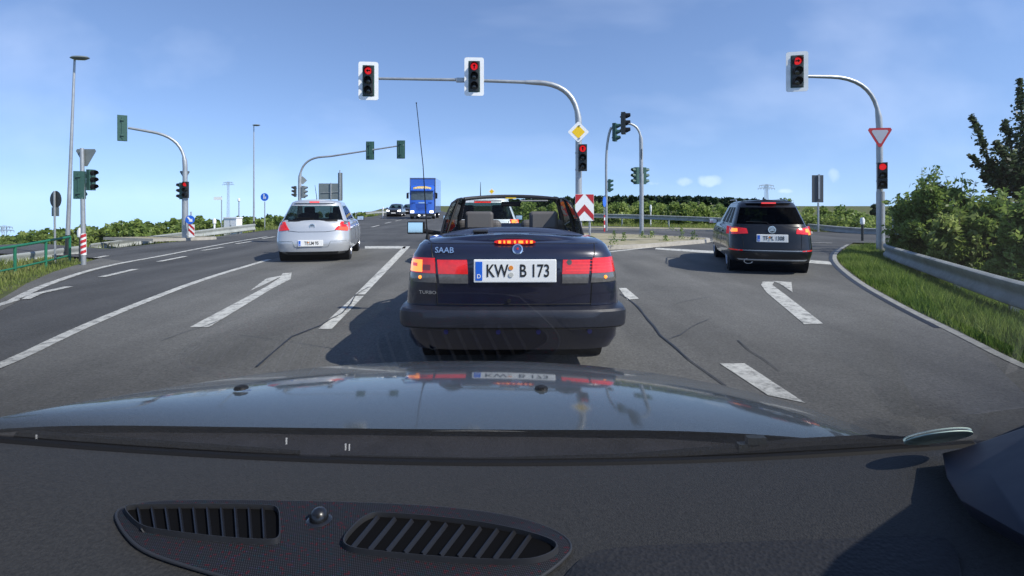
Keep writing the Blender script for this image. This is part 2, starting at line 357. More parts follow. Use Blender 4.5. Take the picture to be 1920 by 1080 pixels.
strip(mb, g2((1330, 450), (1360, 451)), .12); strip(mb, g2((1515, 455), (1560, 456)), .12)
tag(mb.build('road_markings', M['paint'], smooth=False), None, kind='structure')
mb = MB()
strip(mb, smooth2(g2((1590, 459), (1571, 470), (1563, 482), (1570, 497), (1612, 531), (1694, 577), (1794, 626), (1920, 691))+[(3.92, 3.0), (3.6, 0)]), .09)
tag(mb.build('road_edge_line', M['paint_worn'], smooth=False), None, kind='structure')
mb = MB()
def wob(pts, a=.02):
    return [(p[0]+random.uniform(-a, a), p[1]+random.uniform(-a, a)) for p in dens(pts, .3)]
strip(mb, wob(g2((1163, 552), (1200, 578), (1240, 630), (1290, 676), (1345, 718), (1400, 760))), .026, .0125)
strip(mb, wob(g2((480, 690), (515, 662), (548, 633), (600, 612), (640, 590), (668, 556), (690, 540))), .018, .016)
strip(mb, smooth2(g2((1585, 461), (1564, 471), (1556, 482), (1563, 498), (1605, 533), (1686, 579), (1760, 616))), .08, .008)
for a_, b_ in (((1250, 640), (1330, 600)), ((1090, 705), (1040, 690)), ((300, 640), (420, 600)), ((700, 520), (742, 500)), ((1265, 570), (1340, 556)), ((1380, 640), (1470, 700))):
    strip(mb, wob(g2(a_, b_), .03), .010, .0125)
tag(mb.build('road_crack_seals', M['seal'], smooth=False), None, kind='structure')
# traffic islands: kerb ring with a sandy top
def island(name, pts, z=.12, top=None):
    mb = MB(); n = len(pts); c = Vector((sum(p[0] for p in pts)/n, sum(p[1] for p in pts)/n))
    inn = [Vector(p)+(c-Vector(p)).normalized()*.16 for p in pts]; V = []
    for p, q in zip(pts, inn): V += [(p[0], p[1], 0), (p[0]+(q[0]-p[0])*.1, p[1]+(q[1]-p[1])*.1, z), (q[0], q[1], z)]
    F_ = []
    for i in range(n):
        j = (i+1) % n; F_ += [(3*i, 3*j, 3*j+1, 3*i+1), (3*i+1, 3*j+1, 3*j+2, 3*i+2)]
    mb.add(V, F_); tag(mb.build('kerb', M['kerb'], smooth=False), None, kind='structure')
    mb = MB(); mb.add([(q[0], q[1], z-.01) for q in inn], [tuple(range(n))]); tag(mb.build(name, top or M['sand'], smooth=False), None, kind='structure')
ISL = smooth2([(1.2, 15.6), (3.3, 16.0), (5.6, 17.7), (7.3, 19.2), (7.3, 20.4), (5.5, 22.2), (3.8, 23.6), (1.0, 23.8), (.9, 18)], 2)
island('pavement_island', ISL)
island('pavement_verge', smooth2([(3.2, 29.5), (8, 28.2), (13, 25.4), (14.6, 25.0), (13.2, 27.0), (10, 29.3), (5, 31), (2.6, 31.2)], 2), .10)
island('pavement_left', smooth2([(-13.2, 19.6), (-11.7, 20.4), (-11.5, 21.2), (-13.6, 21.4), (-15.8, 20.6)], 2), .10)
# ---------------------------------------------------------------- traffic signals and signs
def signal_head(parent, x, z, yaw, y=0.0, board=False, lit=None, arrow=None, hs=1.0, shellmat=None, k=0, nvis=3):
    """housing with three lamps; yaw 0 faces the camera"""
    T = Matrix.Translation((x, y, z))@Matrix.Rotation(yaw, 4, 'Z')@Matrix.Scale(hs, 4)
    mb = MB(); mb.box((0, .09, 0), (.30, .18, .94), M=T); mb.box((0, .2, .28), (.10, .08, .05), M=T); mb.box((0, .2, -.28), (.10, .08, .05), M=T)
    for z_ in (-.155, .155): mb.box((0, .092, z_), (.306, .186, .012), M=T)
    mb.box((0, .19, 0), (.05, .03, .80), M=T)
    h = mb.build('signal_head', shellmat or M['hgreen'], parent, smooth=False); bevel(h, .012*hs)
    if board:
        mb = MB(); o = .62/2; hh = 1.22/2; ring = []
        def rr(a, b, r):
            q = []
            for cx_, cy_, a0 in ((a-r, b-r, 0), (-a+r, b-r, 90), (-a+r, -b+r, 180), (a-r, -b+r, 270)):
                q += [(cx_+r*math.cos(R(a0+t)), cy_+r*math.sin(R(a0+t))) for t in (0, 30, 60, 90)]
            return q
        O, I = rr(o, hh, .07), rr(.185, .50, .02); n = len(O)
        V = [T@Vector((a, .03, b)) for a, b in O]+[T@Vector((a, .03, b)) for a, b in I]+[T@Vector((a, .05, b)) for a, b in O]+[T@Vector((a, .05, b)) for a, b in I]
        Fs = []
        for i in range(n):
            j = (i+1) % n; Fs += [(i, j, n+j, n+i), (2*n+i, 3*n+i, 3*n+j, 2*n+j), (i, 2*n+i, 2*n+j, j), (n+i, n+j, 3*n+j, 3*n+i)]
        mb.add(V, Fs); mb.build('backboard', M['white'], h, smooth=False)
        mb = MB(); mb.box((0, .036, 0), (.37, .006, 1.0), M=T); mb.build('inner_panel', M['hgreen'], h, smooth=False)
    for i in range(3):
        zc = .31-.31*i; S = T@Matrix.Translation((0, 0, zc))
        on = lit == i
        mb = MB(); mb.lathe([(.112, 0), (.105, .012), (.06, .028), (.0, .034)], 20, S@Matrix.Rotation(R(90), 4, 'X'))
        ln = mb.build('lamp_lens', M['red_on'] if on else M['lens_off'], h)
        if on and arrow:
            dr = {'l': [(-.07, 0), (-.01, .055), (-.01, .02), (.065, .02), (.065, -.02), (-.01, -.02), (-.01, -.055)], 'u': [(0, .075), (.05, .01), (.02, .01), (.02, -.07), (-.02, -.07), (-.02, .01), (-.05, .01)],
                  'r': [(.07, 0), (.01, -.055), (.01, -.02), (-.065, -.02), (-.065, .02), (.01, .02), (.01, .055)]}[arrow]
            mb = MB(); mb.prism([S@Vector((a, -.042, b)) for a, b in dr], (0, .006, 0)); mb.build('arrow_mask', M['black'], h, smooth=False)
        # visor: a hood open below
        A, B = [], []
        for t in range(-3, 16):
            q = R(180*t/12); dp = -.20 if 0 <= t <= 12 else -.20+.06*(abs(t-6)-6)
            A.append(S@Vector((.125*math.cos(q), 0, .125*math.sin(q)))); B.append(S@Vector((.125*math.cos(q), dp, .125*math.sin(q)-.008)))
        C = [S@Vector(((S.inverted()@p).x*.92, (S.inverted()@p).y, (S.inverted()@p).z*.92)) for p in B]; D = [S@Vector(((S.inverted()@p).x*.92, 0, (S.inverted()@p).z*.92)) for p in A]
        mb = MB(); mb.grid([A, B, C, D]); mb.build('visor', M['black'] if not shellmat or shellmat is M['hdark'] else shellmat, h)
    return h
def arc_arm(p0, corner, p1, n=10, r=.9):             # vertical, rounded corner, arm
    p0, c, p1 = map(Vector, (p0, corner, p1)); a = c+(p0-c).normalized()*min(r, (p0-c).length*.9); b = c+(p1-c).normalized()*min(r, (p1-c).length*.9)
    return [p0]+[a*(1-t)**2+c*2*t*(1-t)+b*t*t for t in [i/n for i in range(n+1)]]+[p1]
def mast(name, label, base, group=None): return empty(name, base, 0, label, 'traffic light', group)
G_SIG = 'traffic lights of the junction'
# big gantry over our lanes (right of the convertible)
X, D = at(1085, 0, 17.2).x, 17.2
r_ = mast('traffic_light', 'tall curved mast carrying two white-framed red lights over the lanes behind the blue convertible', (X, D, .1), G_SIG)
zz = lambda py, d: H-(py-CY)/F*d
xr = lambda px, d: (px-CX)/F*d
pp = arc_arm((0, 0, 0), (0, 0, zz(163, D)+.0), (xr(985, D)-X, 0, zz(160, D)), r=1.35)
mb = MB(); mb.tube(pp, [.105]*3+[.085]*(len(pp)-4)+[.065], 14); mb.lathe([(.17, 0), (.17, .25), (.12, .3)], 14)
for z_ in (2.35, 2.9, 3.35, 3.75): mb.lathe([(.112, z_), (.118, z_+.01), (.118, z_+.04), (.112, z_+.05)], 14); mb.box((.0, -.15, z_+.025), (.05, .16, .03))
mb.build('mast_pole', M['galv'], r_)
mb = MB(); mb.tube([pp[-1], (xr(860, D)-X, 0, zz(155.5, D)), (xr(700, D)-X, 0, zz(153, D))], [.055, .05, .04], 10); mb.box((xr(870, D)-X, 0, zz(156, D)), (.5, .13, .13)); mb.build('mast_arm', M['galv'], r_)
signal_head(r_, xr(890, D)-X, zz(152, D), R(4), y=-.22, board=True, lit=0, arrow='u', shellmat=M['hdark'])
signal_head(r_, xr(694, D)-X, zz(160, D), R(7), y=-.22, board=True, lit=0, arrow='l', shellmat=M['hdark'])
signal_head(r_, xr(1089, D)-X+.02, zz(297, D)-.1, R(-6), y=-.32, lit=0, arrow='u', shellmat=M['hdark'], hs=.9)
def diamond(name, label, c, s, yaw, back=False, post=None, group=None):
    root = empty(name, c, yaw, label, 'sign', group)
    if post: mb = MB(); mb.tube([(0, .03, -post), (0, .03, .1)], .03, 8); mb.build('post', M['galv'], root)
    def dia(k, y0, th):
        n = 5; q = []
        for i in range(4):
            a = R(90*i); b = R(90*i+90); r = s*k
            for t in (.06, .94): q.append(Vector((r*(math.sin(a)*(1-t)+math.sin(b)*t), y0, r*(math.cos(a)*(1-t)+math.cos(b)*t))))
        return MB().prism(q, (0, th, 0))
    dia(1, 0, .012).build('sign_plate', M['signback'] if back else M['white'], root, smooth=False)
    if not back: dia(.62, -.004, .003).build('yellow_field', M['yellow'], root, smooth=False)
    return root
diamond('priority_sign', 'white and yellow diamond sign on the tall mast above the chevron board', (xr(1083, D)-0, D-.20, zz(249, D)), 20*D/1000, R(0))
def tri(name, label, c, s, yaw, back=False, group=None):
    root = empty(name, c, yaw, label, 'sign', group)
    def T(k, y0, th):
        r = s*k; pts = []
        for a in (30, 150, 270):
            for da in (-6, 6): pts.append(Vector((r*math.cos(R(a+da))*1.0, y0, r*math.sin(R(a+da)))))
        return MB().prism(pts, (0, th, 0))
    T(1, 0, .012).build('sign_plate', M['signback'] if back else M['red'], root, smooth=False)
    if not back: T(.70, -.004, .003).build('white_field', mat('sheet_grey_white', (.42, .44, .50), .4), root, smooth=False)
    return root
# chevron board on the island in front of the mast
d = 16.6; X0 = xr(1096, d); root = empty('chevron_board', (X0, d, .11), 0, 'square red and white chevron board on two short posts beside the blue convertible', 'sign')
mb = MB(); mb.tube([(-.1, .06, 0), (-.1, .06, .9)], .035, 8); mb.tube([(.17, .06, 0), (.17, .06, .9)], .035, 8); mb.build('post', M['galv'], root)
zb, zt = zz(414, d)-.11, zz(364, d)-.11; ww = 17.5*d/1000; hh = zt-zb
mb = MB(); mb.box((0, .01, (zb+zt)/2), (2*ww, .02, hh)); mb.build('sign_plate', M['white'], root, smooth=False)
mb = MB(); Z_ = lambda t: zb+hh*t
for poly in ([(-1, 1), (-.95, 1), (-.1, 1.0), (-1, .62)], [(1, 1), (1, .62), (.1, 1.0)], [(-1, .22), (0, .62), (1, .22), (1, .0), (.98, .0), (0, .36), (-.98, .0), (-1, .0)]):
    mb.prism([Vector((a*ww*.98, -.004, Z_(b*.98+.01))) for a, b in poly], (0, .003, 0))
mb.build('red_chevron', M['red'], root, smooth=False)
# mast right of the road with the yield sign
D = 16.5; X = xr(1651, D); gzz = gz(X, D)
r_ = mast('traffic_light', 'curved mast with yield sign and white-framed red light above the black estate', (X, D, gzz), G_SIG)
pp = arc_arm((0, 0, 0), (-.05, 0, zz(146, D)-gzz), (xr(1505, D)-X, 0, zz(143, D)-gzz), r=1.5)
mb = MB(); mb.tube(pp, [.09]*3+[.06]*(len(pp)-4)+[.045], 12); mb.tube([(0, 0, 0), (0, 0, 1.9)], .115, 12)
for z_ in (2.2, 2.75): mb.lathe([(.094, z_), (.102, z_+.01), (.102, z_+.04), (.094, z_+.05)], 12, Matrix.Translation((-.02, 0, 0))); mb.box((-.03, -.12, z_+.025), (.04, .14, .03))
mb.build('mast_pole', M['galv'], r_)
signal_head(r_, xr(1488, D)-X, zz(137, D)-gzz, R(-14), y=-.22, board=True, lit=0, arrow='r', shellmat=M['hdark'])
signal_head(r_, xr(1646, D)-X-.02, zz(330, D)-gzz, R(-30), y=-.24, lit=0, shellmat=M['hdark'], hs=.86)
tri('yield_sign', 'red-edged yield triangle on the curved mast above the right guardrail', (xr(1645, D), D-.12, zz(254, D)), .37, R(-8))
# mast on the left side road
D = 20.3; X = xr(347, D)
r_ = mast('traffic_light', 'curved mast left of the silver hatchback with one high signal seen from behind', (X, D, .08), G_SIG)
pp = arc_arm((0, 0, 0), (0, 0, zz(262, D)), (xr(262, D)-X, -.6, zz(248, D)), r=1.1)
mb = MB(); mb.tube(pp, [.085]*3+[.055]*(len(pp)-4)+[.045], 12); mb.tube([(0, 0, 0), (0, 0, 1.6)], .105, 12); mb.build('mast_pole', M['galv'], r_)
signal_head(r_, xr(251, D)-X, zz(249, D), R(215), y=-.6)
signal_head(r_, xr(339, D)-X, zz(362, D), R(270), y=0, hs=.68)
signal_head(r_, xr(351.5, D)-X, zz(360, D), R(12), y=-.15, lit=0, hs=.66, shellmat=M['hdark'])
tri('yield_sign', 'small yield triangle seen from behind above the red lamp on the left mast', (xr(343, D), D+.12, zz(326, D)), .2, R(180+6), back=True)
# mast beyond the junction, two heads from behind
D = 28.5; X = xr(562, D)
r_ = mast('traffic_light', 'far mast behind the silver hatchback with a long arm and two signals seen from behind', (X, D, 0), G_SIG)
pp = arc_arm((0, 0, 0), (0, 0, zz(297, D)), (xr(620, D)-X, 0, zz(293, D)), r=1.2)
mb = MB(); mb.tube(pp, [.09]*3+[.055]*(len(pp)-4)+[.05], 10); mb.build('mast_pole', M['galv'], r_)
mb = MB(); mb.tube([pp[-1], (xr(757, D)-X, 0, zz(272, D))], [.05, .035], 8); mb.build('mast_arm', M['galv'], r_)
for px, py in ((693, 282), (751, 280)):
    h = signal_head(r_, xr(px, D)-X, zz(py, D), R(180), y=.12, shellmat=M['hgreen'])
    mb = MB(); mb.box((xr(px, D)-X, .10, zz(py, D)), (.44, .02, .98)); mb.build('backboard', M['hgreen'], h, smooth=False)
signal_head(r_, xr(555.5, D)-X-.12, zz(359, D), R(-60), y=0, lit=None, hs=.62, shellmat=M['hdark'])
signal_head(r_, xr(567, D)-X+.12, zz(360, D), R(90), y=0, hs=.7, shellmat=M['signback'])
diamond('priority_sign', 'diamond sign seen from behind on the far mast over the silver hatchback', (xr(566, D), D+.1, zz(338, D)), .23, R(180+20), back=True)
# two masts of the cross road on the right
D = 28.0; X = xr(1137, D)
r_ = mast('traffic_light', 'slim curved mast just right of the chevron board, its signal facing sideways', (X, D, 0), G_SIG)
mb = MB(); mb.tube(arc_arm((0, 0, 0), (-.02, 0, zz(262, D)), (xr(1145, D)-X, -.2, zz(240, D)), r=1.6), .065, 10); mb.build('mast_pole', M['galv'], r_)
signal_head(r_, xr(1154, D)-X, zz(249, D), R(62), y=-.25, shellmat=M['hgreen'])
signal_head(r_, xr(1145, D)-X, zz(348, D), R(78), y=0, shellmat=M['hgreen'], hs=.72)
D = 23.2; X = xr(1203, D)
r_ = mast('traffic_light', 'taller mast on the sandy island whose arm bends left to a sideways signal', (X, D, .11), G_SIG)
pp = arc_arm((0, 0, 0), (-.03, 0, zz(229, D)-.1), (xr(1164, D)-X, 0, zz(232, D)-.1), r=.9)
mb = MB(); mb.tube(pp, [.085]*3+[.05]*(len(pp)-3), 10); mb.tube([(0, 0, 0), (0, 0, 2.6)], .09, 12); mb.build('mast_pole', M['galv'], r_)
signal_head(r_, xr(1172, D)-X, zz(232, D)-.1, R(72), y=-.1, shellmat=M['hdark'])
signal_head(r_, xr(1190, D)-X, zz(330, D)-.1, R(-68), y=-.05, shellmat=M['hgreen'], hs=.78)
signal_head(r_, xr(1211, D)-X, zz(330, D)-.1, R(100), y=.1, shellmat=M['hgreen'], hs=.78)
tri('yield_sign', 'edge-on grey triangle sign high on the taller island mast', (xr(1203, D), D-.05, zz(287, D)), .30, R(80), back=True)
# left post with triangle back, two green heads and a striped band
D = 11.9; X = xr(157, D); g0 = -.06
r_ = mast('traffic_light', 'straight grey post with green signals and a red-striped foot by the green railing', (X, D, g0), G_SIG)
mb = MB(); mb.tube([(0, 0, 0), (-.04, 0, zz(278, D)-g0)], [.050, .040], 12); mb.build('mast_pole', M['galv'], r_)
mb = MB(); z0, z1 = zz(478, D)-g0, zz(438, D)-g0
mb.tube([(-.005, 0, z0), (-.01, 0, z1)], .056, 14); mb.build('striped_sleeve', M['white'], r_)
mb = MB()
for k in range(4):
    A = []
    for t in range(13):
        q = R(180+15*t); zq = z0+(z1-z0)*(k+.15)/4+(t/12)*.075
        A.append([(.0645*math.cos(q)-.008, .0645*math.sin(q), zq-.03), (.058*math.cos(q)-.008, .058*math.sin(q), min(zq+.035, z1))])
    mb.grid(A)
mb.build('red_stripes', M['red'], r_)
signal_head(r_, xr(148, D)-X, zz(347, D)-g0, R(200), y=.05, hs=.66)
signal_head(r_, xr(167, D)-X, zz(337, D)-g0, R(78), y=.1, hs=.50)
tri('yield_sign', 'large yield triangle seen from behind on the striped-foot post', (xr(157, D), D+.07, zz(291, D)), .245, R(180), back=True)
# round sign from behind, left
D = 13.2; X = xr(102, D); g0 = gz(X, D)
r_ = empty('round_sign', (X, D, g0), 0, 'round sign with a small plate below, seen from behind, left of the tall lamp post', 'sign')
mb = MB(); mb.tube([(.02, 0, 0), (0, 0, zz(358, D)-g0)], .022, 8); mb.build('post', M['galv'], r_)
mb = MB(); mb.lathe([(.0, 0), (.215, 0), (.215, .012), (0, .012)], 28, Matrix.Translation((0, .03, zz(374, D)-g0))@Matrix.Rotation(R(-20), 4, 'Z')@Matrix.Rotation(R(-90), 4, 'X')); mb.build('sign_plate', M['hdark'], r_)
mb = MB(); mb.box((0, .03, zz(397, D)-g0), (.24, .012, .22), rz=R(-15)); mb.build('small_plate', M['signback'], r_, smooth=False)
# lamp posts
def lamp(px, base_d, ytop, label, hx, lean=0, r0=.085, s=1.0):
    X = xr(px, base_d); g0 = gz(X, base_d); zt = zz(ytop, base_d)-g0
    root = empty('street_lamp', (X, base_d, g0), 0, label, 'street lamp', 'street lamps by the junction')
    mb = MB(); mb.tube([(0, 0, .55), (lean*zt, 0, zt)], [r0, r0*.5], 12); mb.build('lamp_pole', M['galv'], root)
    mb = MB(); mb.tube([(0, 0, 0), (0, 0, .58)], [r0*1.15, r0*1.1], 12); mb.build('pole_foot', M['hdark'], root)
    mb = MB(); sc = Matrix.Translation((lean*zt+hx*.22*s, -.1, zt+.02))@Matrix.Diagonal((.26*s, .12*s, .055*s, 1))
    mb.lathe([(0, -1), (.6, -.8), (.95, -.2), (1, .1), (.8, .7), (.4, .95), (0, 1)], 18, sc); mb.build('lamp_head', M['signback'], root)
    mb = MB(); mb.lathe([(0, -1.12), (.5, -1.05), (.75, -.65), (.4, -.5)], 14, sc); mb.build('lamp_glass', M['tlclear'], root)
lamp(127, 14.4, 112, 'tall leaning lamp post with a dark foot beside the green railing', 1, .035, .052)
lamp(476, 27.5, 236, 'distant thin lamp post left of the blue footpath sign', 1, 0, .045, .8)
# keep-right sign with red and white marker
D = 20.0; X = xr(357, D)
r_ = empty('keep_right_sign', (X, D, .09), R(8), 'blue arrow sign over a red-white marker at the foot of the left mast', 'sign')
mb = MB(); mb.tube([(0, .05, 0), (0, .05, 1.0)], .025, 8); mb.build('post', M['galv'], r_)
zc_ = zz(412, D)-.09; MT = Matrix.Translation((-.02, .02, zc_))@Matrix.Rotation(R(90), 4, 'X')
mb = MB(); mb.lathe([(0, 0), (.165, 0), (.165, .012), (0, .012)], 24, MT); mb.build('sign_plate', M['blue'], r_)
mb = MB(); mb.prism([Vector((a*.9-.02, .0, zc_+b*.9)) for a, b in ((-.11, .10), (-.07, .13), (.05, .01), (.09, .05), (.10, -.09), (-.05, -.07), (-.01, -.04))], (0, .004, 0)); mb.build('white_arrow', M['white'], r_, smooth=False)
z0, z1 = .04, zz(421, D)-.09
mb = MB(); mb.box((.03, .03, (z0+z1)/2), (.2, .02, z1-z0)); mb.build('marker_board', M['white'], r_, smooth=False)
mb = MB()
for k in (0, 1): b = z0+(z1-z0)*(.18+.42*k); mb.prism([Vector((a, .016, b+c)) for a, c in ((-.07, .16), (-.07, .26), (.13, .06), (.13, -.04))], (0, .003, 0))
mb.build('red_stripes', M['red'], r_, smooth=False)
# small blue sign and striped post near the slim mast
D = 25.5; X = xr(1134, D)
r_ = empty('keep_right_sign', (X, D, .02), R(62), 'blue round sign turned sideways on a striped post at the slim mast', 'sign')
mb = MB(); mb.tube([(0, .04, 0), (0, .04, 1.7)], .02, 8); mb.build('post', M['galv'], r_)
mb = MB(); mb.lathe([(0, 0), (.26, 0), (.26, .012), (0, .012)], 24, Matrix.Translation((0, .02, zz(379, D)))@Matrix.Rotation(R(90), 4, 'X')); mb.build('sign_plate', M['blue'], r_)
mb = MB(); mb.box((0, .02, .45), (.16, .02, .8)); mb.build('marker_board', M['red'], r_, smooth=False)
mb = MB(); mb.box((0, .008, .3), (.16, .006, .14)); mb.box((0, .008, .66), (.16, .006, .14)); mb.build('white_stripes', M['white'], r_, smooth=False)
# pedestrian sign
D = 31; X = xr(496, D); g0 = gz(X, D)
r_ = empty('footpath_sign', (X, D, g0), 0, 'round blue sign with white figures on a thin post left of the silver hatchback', 'sign')
mb = MB(); mb.tube([(0, .03, 0), (0, .03, zz(378, D)-g0)], .03, 8); mb.build('post', M['galv'], r_)
zc_ = zz(369.5, D)-g0; MT = Matrix.Translation((0, .01, zc_))@Matrix.Rotation(R(90), 4, 'X')
mb = MB(); mb.lathe([(0, 0), (.23, 0), (.23, .012), (0, .012)], 24, MT); mb.build('sign_plate', M['blue'], r_)
mb = MB(); mb.box((-.03, -.008, zc_), (.05, .006, .22)); mb.box((-.03, -.008, zc_+.14), (.06, .006, .05)); mb.box((.06, -.008, zc_-.04), (.04, .006, .13)); mb.build('white_figures', M['white'], r_, smooth=False)
# white direction sign, small sign post, cabinet
D = 34; X = xr(415, D); g0 = gz(X, D)
r_ = empty('direction_sign', (X, D, g0), 0, 'small white direction board on a thin post before the pylon', 'sign')
mb = MB(); mb.tube([(0, .03, 0), (0, .03, zz(368, D)-g0)], .03, 8); mb.build('post', M['galv'], r_)
mb = MB(); mb.box((-.22, 0, zz(372, D)-g0), (.52, .015, .2)); mb.build('sign_plate', M['white'], r_, smooth=False)
D = 36; X = xr(448, D); g0 = gz(X, D)
r_ = empty('marker_post', (X, D, g0), 0, 'thin pole with a small pale cap behind the white cabinet', 'post')
mb = MB(); mb.tube([(0, 0, 0), (0, 0, zz(377, D)-g0)], .035, 8); mb.build('post', M['galv'], r_)
mb = MB(); mb.lathe([(.05, 0), (.09, .06), (.07, .2), (0, .24)], 10, Matrix.Translation((0, 0, zz(378, D)-g0))); mb.build('cap', M['white'], r_)
D = 25.6; X = xr(437, D); g0 = gz(X, D)
r_ = empty('utility_cabinet', (X, D, g0), R(-12), 'white box-shaped utility cabinet behind the left guardrail', 'cabinet')
hh = zz(409, D)-g0; mb = MB(); mb.box((0, 0, hh/2), (.68, .4, hh)); mb.build('cabinet_body', M['white'], r_, smooth=False)
mb = MB(); mb.box((0, 0, hh+.02), (.74, .46, .05)); mb.build('cabinet_roof', M['white'], r_, smooth=False)
mb = MB(); mb.box((.0, -.204, hh*.5), (.01, .006, hh*.86)); mb.box((.05, -.206, hh*.55), (.03, .012, .1)); mb.build('door_seam', M['signback'], r_, smooth=False)
# big direction signs from behind
D = 46; X = xr(620, D)
r_ = empty('direction_sign', (X, D, gz(X, D)), 0, 'wide low direction board seen from behind above the silver hatchback', 'sign')
mb = MB(); mb.box((0, 0, zz(357, D)), (2.05, .06, 1.38)); mb.build('sign_plate', M['signback'], r_, smooth=False)
mb = MB(); mb.tube([(.05, -.1, 0), (.05, -.1, zz(341, D))], .05, 8); mb.tube([(-.8, -.06, zz(360, D)), (.95, -.06, zz(358, D))], .03, 6); mb.build('post', M['galv'], r_)
D = 44; X = xr(638, D)
r_ = empty('tall_sign', (X, D, gz(X, D)), 0, 'tall narrow board on edge beside the wide direction board', 'sign')
mb = MB(); mb.box((0, 0, zz(349, D)), (.34, .12, 2.3)); mb.build('sign_plate', M['signback'], r_, smooth=False)
mb = MB(); mb.tube([(0, -.1, 0), (0, -.1, zz(318, D))], .05, 8); mb.build('post', M['galv'], r_)
D = 27; X = xr(1533, D); g0 = gz(X, D)
r_ = empty('tall_sign', (X, D, g0), R(-12), 'dark back of a tall board on one post right of the black estate', 'sign')
mb = MB(); mb.box((0, 0, zz(354, D)-g0), (.52, .05, 1.38)); mb.build('sign_plate', mat('board_back_dark', (.07, .08, .09), .5, noise=(8, .1)), r_, smooth=False)
mb = MB(); mb.box((.05, -.05, zz(350, D)-g0), (.08, .05, 1.25)); mb.tube([(.02, -.03, 0), (.02, -.03, zz(380, D)-g0)], .045, 8); mb.build('post', M['galv'], r_)
D = 24; X = xr(1674, D); g0 = gz(X, D)
r_ = empty('small_signal', (X, D, g0), 0, 'small dark signal box on a thin post beside the big bush', 'sign')
mb = MB(); mb.tube([(0, 0, 0), (0, 0, zz(398, D)-g0)], .025, 8); mb.build('post', M['galv'], r_)
mb = MB(); mb.box((0, -.02, zz(397, D)-g0), (.15, .12, .26)); mb.build('signal_box', M['hgreen'], r_, smooth=False)
D = 62; X = xr(922, D)
diamond('priority_sign', 'tiny far yellow diamond above the convertible windscreen frame', (X, D, zz(359, D)), .42, 0, post=zz(359, D))
# delineator posts
def delineator(px, d, ytop, label, h=None, hd=False):
    X = xr(px, d); g0 = gz(X, d); zt = zz(ytop, d)-g0
    root = empty('marker_post', (X, d, g0), 0, label, 'marker post', 'white roadside marker posts')
    mb = MB(); mb.tube([(0, 0, 0), (0, 0, zt*.7)], .045, 8); mb.build('post', M['hdark'] if hd else M['white'], root)
    mb = MB(); mb.lathe([(.03, zt*.7), (.075, zt*.74), (.08, zt*.9), (.05, zt), (0, zt)], 10); mb.build('cap', M['white'], root)
delineator(152, 12.9, 427, 'black marker post with a white oval head behind the striped signal post', hd=True)
delineator(402, 24.6, 410, 'white marker post rising behind the left guardrail')
delineator(718, 56, 388, 'white marker post left of the dark oncoming car')
delineator(1220, 39, 384, 'white marker post behind the far guardrail right of the island mast')
delineator(1617, 20, 408, 'pale marker post at the near end of the right guardrail', hd=True)
# ---------------------------------------------------------------- guardrails
def wprofile():
    return [(0, -.155), (.045, -.13), (.045, -.08), (0, -.03), (0, .03), (.045, .08), (.045, .13), (0, .155)]
def guardrail(label, pts, step=2.0, name='guardrail', k=1.0, side=1):
    """pts (x, y, z of the rail's top edge); side = which way the waves bulge"""
    Q = []
    for a, b in zip(pts[:-1], pts[1:]):
        n = max(1, int(math.dist(a[:2], b[:2])/.6)); Q += [Vector(a).lerp(Vector(b), i/n) for i in range(n)]
    Q.append(Vector(pts[-1]))
    for _ in range(3): Q = [Q[0]]+[(Q[i-1]+Q[i]*2+Q[i+1])/4 for i in range(1, len(Q)-1)]+[Q[-1]]
    root = empty(name, (Q[0].x, Q[0].y, gz(Q[0].x, Q[0].y)), 0, label, 'guardrail', 'guardrails along the roads'); O = root.location.copy()
    A = []; run = 0
    for i, p in enumerate(Q):
        t = (Q[min(i+1, len(Q)-1)]-Q[max(i-1, 0)]).normalized(); nn = Vector((-t.y, t.x, 0)).normalized()*side; c = p-Vector((0, 0, .155*k))
        A.append([c+nn*o*k+Vector((0, 0, z*k))-O for o, z in wprofile()]+[c+nn*(-.02*k)+Vector((0, 0, .155*k))-O, c+nn*(-.02*k)-Vector((0, 0, .155*k))-O]); A[-1].append(A[-1][0])
    mb = MB(); mb.grid(A); mb.build('rail_beam', M['rail'], root, ang=50)
    acc = 0.0; last = Q[0]
    for i, p in enumerate(Q):
        acc += (p-last).length; last = p
        if i and acc < step: continue
        acc = 0; t = (Q[min(i+1, len(Q)-1)]-Q[max(i-1, 0)]).normalized(); nn = Vector((-t.y, t.x, 0)).normalized()*side
        mb = MB(); g0 = gz(p.x, p.y)-.1; c = p-nn*.07*k; top = p.z-.05
        if top > g0+.1: mb.box((c.x-O.x, c.y-O.y, (g0+top)/2-O.z), (.07, .10, top-g0), rz=math.atan2(t.y, t.x)); mb.build('rail_post', M['galv'], root, smooth=False)
RR = [(13.6, 17.6, .20), (10.6, 15.4, .245), (8.3, 10.3, .27), (6.72, 7.0, .31), (5.9, 4.6, .34), (5.5, 1.5, .34), (5.3, -1.5, .34)]
guardrail('near guardrail curving past the tall grass on the right', RR, side=-1, k=1.2)
guardrail('long guardrail behind the left side road with the cabinet behind it', [tuple(at(px, py, dd)) for px, py, dd in ((170, 457, 20.5), (340, 435.5, 22.6), (420, 426, 24.6), (478, 419.5, 26.2))], step=2.6, side=-1)
guardrail('guardrail seen through the green railing on the far left', [tuple(at(px, py, dd)) for px, py, dd in ((-120, 492, 12.5), (60, 474, 13.8), (150, 461, 14.7))], step=1.4, side=-1)
guardrail('far guardrail in front of the hedge beyond the convertible', [tuple(at(px, py, dd)) for px, py, dd in ((1085, 400, 39), (1200, 402.5, 37), (1330, 407, 34), (1420, 412, 31.5), (1520, 419.5, 28.3), (1600, 427, 25), (1700, 430, 23.5))], step=3.0, side=-1)
guardrail('distant curving guardrail left of the dark oncoming car', [tuple(at(px, py, dd)) for px, py, dd in ((668, 399, 62), (700, 396, 70), (735, 395, 80), (770, 392, 110))], step=4, side=-1)
